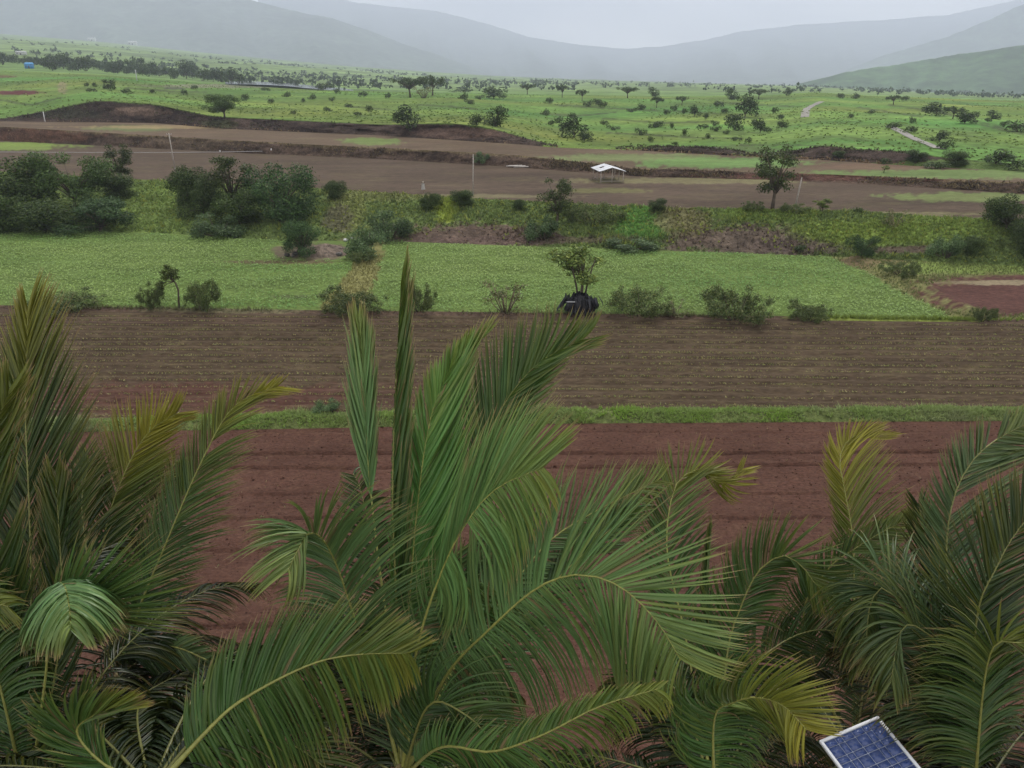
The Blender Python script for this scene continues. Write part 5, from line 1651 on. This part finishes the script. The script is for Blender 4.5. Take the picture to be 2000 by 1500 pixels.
# ---- bottom-left palm, crown below the frame
e, c = palm((300, 1560, 6.6), 'coconut palm whose long frond crosses the bottom left of the picture')
B_ = (300, 1545, 6.6)
frond(e, px_pts([B_, (400, 1432, 6.7), (473, 1367, 6.8), (600, 1300, 6.9), (690, 1279, 7.0), (800, 1275, 7.1)]), L=.95, n=96, t0=.16, roll=4, a=(55, 24), ar=(112, 60), lift=(4, -4), fl=(.55, .2, .35), fr=(.05, 0, -1), kl=.35, kr=.9, Ls=(.85, 1.1), yel=.42, dark=.88, rr=.034)
frond(e, px_pts([B_, (350, 1480, 7.4), (440, 1440, 7.8), (560, 1450, 8.0), (650, 1510, 8.1)]), L=.9, n=76, t0=.15, roll=0, a=(60, 26), lift=(-4, -4), fl=(.5, 0, -.4), fr=(.1, 0, -1), kl=.9, yel=.12, dark=.6)
frond(e, px_pts([B_, (200, 1490, 6.4), (150, 1430, 6.3), (185, 1395, 6.2), (240, 1378, 6.2)]), L=.6, n=60, t0=.3, roll=35, a=(30, 14), lift=(6, 6), fl=(.6, 0, .3), kl=.4, yel=.6, dark=.95)
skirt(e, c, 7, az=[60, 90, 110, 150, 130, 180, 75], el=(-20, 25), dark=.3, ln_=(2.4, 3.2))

# ---- second left palm
e, c = palm((240, 1350, 9.6), 'coconut palm second from the left with a long feathered frond leaning right')
B_ = (240, 1335, 9.6)
frond(e, px_pts([B_, (265, 1210, 9.5), (325, 1060, 9.5), (385, 920, 9.5), (440, 815, 9.5), (485, 775, 9.5), (545, 755, 9.5)]), L=.92, n=96, t0=.12, roll=-14, a=(46, 20), lift=(12, 10), fl=(.15, 0, .9), fr=(.9, .1, -.3), kl=.3, kr=.25, Ls=(.75, 1.05), yel=.9, sil=.15, dark=.8, wd=.022)
frond(e, px_pts([B_, (205, 1180, 10.0), (205, 1040, 10.3), (245, 920, 10.5), (290, 845, 10.6), (345, 808, 10.7)]), L=.95, n=84, t0=.30, roll=5, a=(52, 24), lift=(10, 6), fl=(-.1, 0, .9), fr=(.8, .1, .3), kl=.3, kr=.2, Ls=(1.05, 1.0), yel=2.2, dark=.75)
frond(e, px_pts([B_, (260, 1180, 10.2), (290, 1050, 10.5), (310, 960, 10.7), (345, 900, 10.9)]), L=.8, n=70, t0=.2, roll=10, a=(55, 30), lift=(0, 0), fl=(-.7, 0, .1), fr=(.4, 0, -.7), kl=.6, kr=.8, yel=.45, dark=.6, gaps=.15, jit=.15, tipc=(0.2, 0.14, 0.06))
frond(e, px_pts([B_, (190, 1230, 9.9), (170, 1080, 10.1), (160, 980, 10.2), (175, 900, 10.3)]), L=.85, n=76, t0=.2, roll=0, a=(56, 26), lift=(0, 0), fl=(-.3, 0, .4), fr=(.9, 0, .1), kl=.4, kr=.5, yel=.2, dark=.55, gaps=.1)
frond(e, px_pts([B_, (230, 1270, 9.0), (330, 1262, 8.6), (410, 1292, 8.4), (495, 1338, 8.2)]), L=.78, n=80, t0=.1, roll=0, a=(66, 26), lift=(-20, -10), fl=(.5, .2, -.4), fr=(.10, 0, -1), kl=.5, kr=1.0, Ls=(.4, 1.0), yel=.22, sil=.3, dark=.7)
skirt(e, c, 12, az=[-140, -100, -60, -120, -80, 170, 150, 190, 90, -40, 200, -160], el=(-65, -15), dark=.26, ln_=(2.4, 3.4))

# ---- leftmost palm
e, c = palm((55, 1590, 7.6), 'leftmost coconut palm with a bright frond folding over towards the viewer')
B_ = (55, 1575, 7.6)
frond(e, px_pts([B_, (62, 1200, 7.9), (58, 1000, 8.1), (50, 800, 8.3), (55, 610, 8.5)]), L=1.05, n=96, t0=.32, roll=-6, a=(38, 12), ar=(48, 14), lift=(12, 12), fl=(-.1, 0, .8), fr=(.6, .1, .6), kl=.3, kr=.12, Ls=(1.0, 1.35), yel=.6, dark=.55, wd=.024)
frond(e, px_pts([B_, (-10, 1250, 7.3), (-45, 1050, 7.1), (-30, 900, 7.0), (15, 770, 7.0)]), L=1.0, n=84, t0=.22, roll=25, a=(38, 18), lift=(8, 8), fl=(.1, 0, .7), kl=.3, yel=.3, dark=.6, wd=.028)
frond(e, px_pts([B_, (88, 1330, 7.2), (96, 1215, 6.95), (108, 1155, 6.8)]), L=1.12, n=62, t0=.74, roll=0, a=(6, 6), ar=(4, 92), lift=(10, 12), fl=(0, 0, 1), fr=(.2, 0, .1), kl=.1, kr=.08, Ls=(.02, 1.5), yel=.45, dark=1.0, sil=.05, tipc=(0.16, 0.17, 0.03))
frond(e, px_pts([(108, 1155, 6.8), (118, 1139, 6.6), (128, 1150, 6.3), (135, 1185, 6.0), (138, 1225, 5.8)]), L=1.0, n=84, t0=.02, nrm=(0, 0, 1), roll=0, a=(80, 30), lift=(-8, -8), fl=(.22, 0, -1), fr=(-.12, 0, -1), kl=1.3, kr=1.3, Ls=(.62, .62), yel=.22, dark=1.1, sil=.25, wd=.034, rr=.014)
frond(e, px_pts([B_, (110, 1300, 7.6), (120, 1160, 7.8), (115, 1040, 7.9), (108, 930, 8.0)]), L=.8, n=70, t0=.25, roll=50, a=(28, 14), lift=(6, 6), fl=(.1, 0, .7), kl=.3, yel=.2, dark=.55)
frond(e, px_pts([B_, (0, 1340, 7.3), (-40, 1220, 7.2), (-60, 1170, 7.1), (20, 1185, 6.9)]), L=.6, n=60, t0=.2, roll=0, a=(60, 30), lift=(0, 0), fl=(.3, 0, -1), kl=.8, yel=.35, dark=.75)
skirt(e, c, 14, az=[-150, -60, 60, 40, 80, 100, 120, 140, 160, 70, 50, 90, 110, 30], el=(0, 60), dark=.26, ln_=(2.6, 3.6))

# ---- palm right of the middle
e, c = palm((1395, 1570, 8.8), 'coconut palm right of the middle with a bent frond arching over the lower right')
B_ = (1395, 1560, 8.8)
frond(e, px_pts([B_, (1395, 1405, 8.3), (1432, 1372, 7.9), (1478, 1362, 7.7), (1530, 1378, 7.5), (1575, 1425, 7.3)]), L=.85, n=92, t0=.12, roll=0, a=(60, 34), ar=(115, 60), lift=(16, -6), fl=[(.9, .2, .5), (1, 0, .1)], fr=[(.05, 0, -1), (.4, 0, -1)], kl=.6, kr=.8, Ls=(1.2, 1.15), yel=.9, dark=.95)
frond(e, px_pts([B_, (1340, 1250, 9.8), (1303, 1080, 10.2), (1312, 970, 10.4), (1333, 932, 10.5), (1365, 918, 10.6), (1412, 945, 10.7), (1450, 918, 10.8)]), L=.85, n=88, t0=.26, roll=0, a=(54, 24), lift=(6, 6), fl=[(-.1, 0, .9), (.2, 0, .8)], fr=[(1, .1, .3), (.9, 0, .2)], kl=.3, kr=.4, Ls=(.85, 1.05), yel=1.0, dark=.85, gaps=.1)
frond(e, px_pts([B_, (1388, 1290, 9.6), (1380, 1180, 9.8), (1380, 1100, 10.0), (1385, 1035, 10.1)]), L=.6, n=70, t0=.18, roll=58, a=(30, 14), lift=(6, 6), fl=(.15, 0, .7), kl=.3, yel=.15, dark=.72)
frond(e, px_pts([B_, (1420, 1280, 9.4), (1445, 1190, 9.4), (1482, 1115, 9.4), (1530, 1085, 9.3), (1570, 1110, 9.2), (1600, 1150, 9.1), (1640, 1170, 9.0)]), L=.8, n=92, t0=.22, roll=0, a=(60, 26), lift=(8, -4), fl=[(-.05, 0, 1), (.9, .1, .35)], fr=[(.5, 0, -.8), (.3, 0, -1)], kl=.45, kr=.55, Ls=(1.0, .95), yel=.3, dark=.8)
frond(e, px_pts([B_, (1460, 1330, 9.6), (1520, 1260, 9.9), (1600, 1230, 10.1), (1690, 1250, 10.2)]), L=.75, n=72, t0=.2, roll=0, a=(60, 26), lift=(0, 0), fl=(.9, .1, .0), fr=(.7, 0, -.6), kl=.5, yel=.22, dark=.6, gaps=.15)
frond(e, px_pts([B_, (1330, 1360, 9.4), (1260, 1330, 9.6), (1190, 1350, 9.8)]), L=.7, n=60, t0=.2, roll=0, a=(60, 26), lift=(0, 0), fl=(.2, 0, -1), kl=.6, yel=.15, dark=.6)
skirt(e, c, 7, az=[130, 60, 90, 150, 40, 75, 100], el=(-5, 45), dark=.34, ln_=(2.4, 3.4))

# ---- palm further right and behind
e, c = palm((1668, 1500, 10.6), 'yellowing coconut palm behind the solar panel, its top frond blown right')
B_ = (1668, 1485, 10.6)
frond(e, px_pts([B_, (1668, 1180, 11.1), (1665, 1050, 11.2), (1648, 950, 11.3), (1640, 895, 11.4), (1662, 855, 11.5), (1720, 838, 11.6)]), L=.95, n=92, t0=.25, roll=0, a=(52, 26), lift=(8, 8), fl=[(-.25, 0, .7), (.5, .1, .7)], fr=[(1, .1, .12), (1, .1, .3)], kl=.3, kr=.5, Ls=(.6, 1.3), yel=2.6, dark=.85, gaps=.08)
frond(e, px_pts([B_, (1570, 1230, 10.6), (1610, 1120, 10.5), (1680, 1065, 10.4), (1740, 1030, 10.4), (1805, 1000, 10.4)]), L=.7, n=84, t0=.25, roll=0, a=(58, 24), lift=(0, 0), fl=(.6, .1, .5), fr=(.9, 0, -.35), kl=.3, kr=.35, Ls=(.7, 1.05), yel=.45, dark=.8)
frond(e, px_pts([B_, (1690, 1200, 11.3), (1730, 1120, 11.5), (1770, 1110, 11.6), (1800, 1170, 11.7)]), L=.9, n=80, t0=.2, roll=0, a=(60, 26), lift=(0, 0), fl=(.9, 0, -.3), fr=(.5, 0, -1), kl=.6, kr=.8, yel=.25, sil=.25, dark=.7, gaps=.1)
frond(e, px_pts([B_, (1700, 1260, 10.6), (1740, 1250, 10.4), (1770, 1300, 10.3), (1790, 1400, 10.2)]), L=.9, n=80, t0=.15, roll=0, a=(60, 30), lift=(0, 0), fl=(.3, 0, -1), kl=.9, yel=.15, sil=.15, dark=.6)
skirt(e, c, 6, az=[120, 80, 40, 0, 60, 200], el=(-35, 10), dark=.4, ln_=(2.6, 3.4))

# ---- rightmost palm
e, c = palm((1900, 1590, 8.2), 'rightmost dark coconut palm with a broad frond reaching past the right edge')
B_ = (1900, 1575, 8.2)
frond(e, px_pts([B_, (1862, 1230, 8.4), (1848, 1100, 8.6), (1858, 990, 8.7), (1895, 905, 8.8), (1960, 850, 8.9), (2060, 805, 9.0)]), L=1.1, n=100, t0=.2, roll=-4, a=(56, 28), lift=(10, 4), fl=[(-.3, 0, .3), (.1, .1, .9)], fr=[(1, .1, -.2), (1, 0, -.2)], kl=.4, kr=.2, Ls=(.5, 1.2), yel=.25, sil=.36, dark=.62, wd=.026)
frond(e, px_pts([B_, (1905, 1230, 7.9), (1945, 1110, 7.8), (2000, 1020, 7.8), (2080, 950, 7.8)]), L=1.0, n=90, t0=.14, roll=0, a=(60, 28), lift=(4, 4), fl=(-.15, 0, .5), fr=(.8, 0, -.4), kl=.3, yel=.2, dark=.5)
frond(e, px_pts([B_, (1850, 1300, 8.0), (1800, 1230, 7.9), (1760, 1230, 7.8), (1740, 1330, 7.7)]), L=1.0, n=84, t0=.15, roll=0, a=(58, 26), lift=(0, 0), fl=(.2, 0, -1), kl=.9, yel=.15, sil=.15, dark=.55)
frond(e, px_pts([B_, (1850, 1380, 8.1), (1790, 1240, 8.2), (1735, 1150, 8.3), (1700, 1180, 8.3), (1690, 1290, 8.2)]), L=1.0, n=84, t0=.2, roll=0, a=(60, 30), lift=(0, 0), fl=(.25, 0, -1), kl=.9, yel=.15, sil=.12, dark=.6, gaps=.1)
frond(e, px_pts([B_, (1930, 1290, 7.4), (1990, 1255, 7.2), (2070, 1270, 7.0)]), L=.8, n=70, t0=.2, roll=0, a=(60, 26), lift=(-10, -4), fl=(.2, 0, -1), kl=.8, yel=.5, dark=.7)
frond(e, px_pts([B_, (1870, 1270, 8.7), (1830, 1170, 8.9), (1815, 1080, 9.0), (1795, 990, 9.1)]), L=.8, n=76, t0=.2, roll=10, a=(50, 22), lift=(0, 0), fl=(-.2, 0, .4), fr=(.6, 0, .1), kl=.3, yel=.18, dark=.5, gaps=.1)
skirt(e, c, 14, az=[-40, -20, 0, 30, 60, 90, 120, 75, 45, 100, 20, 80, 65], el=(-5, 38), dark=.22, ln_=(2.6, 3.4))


# ------------------------------------------------------------------ solar panel on a post
def solar_panel():
    D = 8.3
    TL, TR = P(1600, 1448, D - 0.03), P(1714, 1400, D + 0.17)
    ux = TR - TL
    wdt = np.linalg.norm(ux); ux = ux / wdt
    dn = P(1850, 1500, D - 0.30) - TR
    dn = dn - ux * (dn @ ux); dn = unit(dn)
    nz_ = np.cross(dn, ux); nz_ = nz_ if nz_[2] > 0 else -nz_
    LNG = wdt * 1.62
    A = np.stack([ux, dn, nz_])
    O = TL
    e = empty('solar_panel', O)
    ax = A
    fw, ft = 0.035 * wdt, 0.04
    white, steel = (0.62, 0.63, 0.65), (0.35, 0.36, 0.38)

    def bx(cu, cv, cz, eu, ev, ez, col):
        return MB().box(ux * cu + dn * cv + nz_ * cz, (eu, ev, ez), col, ax)
    for (cu, cv, eu, ev) in [(wdt / 2, fw / 2, wdt, fw), (wdt / 2, LNG - fw / 2, wdt, fw), (fw / 2, LNG / 2, fw, LNG - 2 * fw), (wdt - fw / 2, LNG / 2, fw, LNG - 2 * fw)]:
        obj('frame_rail', bx(cu, cv, 0, eu, ev, ft, white).mesh('frame_rail'), M_PAINT, e)
    obj('backsheet', bx(wdt / 2, LNG / 2, -.006, wdt - 2 * fw, LNG - 2 * fw, .012, (0.42, 0.46, 0.55)).mesh('backsheet'), M_PAINT, e)
    m, t, b = mat('solar_cell')
    b.inputs['Base Color'].default_value = (0.018, 0.035, 0.13, 1); b.inputs['Roughness'].default_value = 0.18
    nz2 = t.nodes.new('ShaderNodeTexNoise'); nz2.inputs['Scale'].default_value = 6
    tcs = t.nodes.new('ShaderNodeTexCoord'); t.links.new(tcs.outputs['Object'], nz2.inputs['Vector'])
    rp2 = t.nodes.new('ShaderNodeValToRGB'); rp2.color_ramp.elements[0].color = (0.022, 0.042, 0.135, 1); rp2.color_ramp.elements[1].color = (0.028, 0.052, 0.16, 1)
    t.links.new(nz2.outputs['Fac'], rp2.inputs[0]); t.links.new(rp2.outputs[0], b.inputs['Base Color'])
    cols_, rows_ = [1, .55, 1, 1, .55, 1], [.55, 1, .55, 1, .55, .55, 1, .55, 1, .55, 1, 1]
    gap = .012 * wdt
    tw_ = (wdt - 2 * fw - gap * (len(cols_) + 1)) / sum(cols_); th_ = (LNG - 2 * fw - gap * (len(rows_) + 1)) / sum(rows_)
    v0 = fw + gap
    for rr_ in rows_:
        u0 = fw + gap
        for cc_ in cols_:
            obj('cell', bx(u0 + cc_ * tw_ / 2, v0 + rr_ * th_ / 2, .003, cc_ * tw_, rr_ * th_, .008, (1, 1, 1)).mesh('cell'), m, e)
            u0 += cc_ * tw_ + gap
        v0 += rr_ * th_ + gap
    mid = ux * wdt / 2 + dn * LNG * .55
    obj('post', MB().tube([mid - nz_ * .05, mid + np.array([0, 0, -.6]), np.array([mid[0], mid[1], -O[2]])], [.05, .055, .06], 10, steel).mesh('post', True), M_PAINT, e)
    for s in (.25, .75):
        obj('bracket', bx(wdt / 2, LNG * s, -.045, wdt * .9, .05, .04, steel).mesh('bracket'), M_PAINT, e)
    tag(e, 'blue solar panel in a pale frame at the bottom right, under palm leaves', 'solar panel')


solar_panel()

# ------------------------------------------------------------------ haze
hz = MB().box((0, 6900, HILL_TOP / 2 - 75), (34000, 14800, HILL_TOP + 200)).mesh('haze')
mh = bpy.data.materials.new('haze_air'); mh.use_nodes = True
mh.node_tree.nodes.clear()
oh = mh.node_tree.nodes.new('ShaderNodeOutputMaterial')
pv = mh.node_tree.nodes.new('ShaderNodeVolumePrincipled')
pv.inputs['Color'].default_value = (0.66, 0.72, 0.86, 1)
pv.inputs['Density'].default_value = 0.00016
pv.inputs['Anisotropy'].default_value = 0.2
mh.node_tree.links.new(pv.outputs[0], oh.inputs['Volume'])
ho = obj('haze', hz, mh)
ho['kind'] = 'stuff'
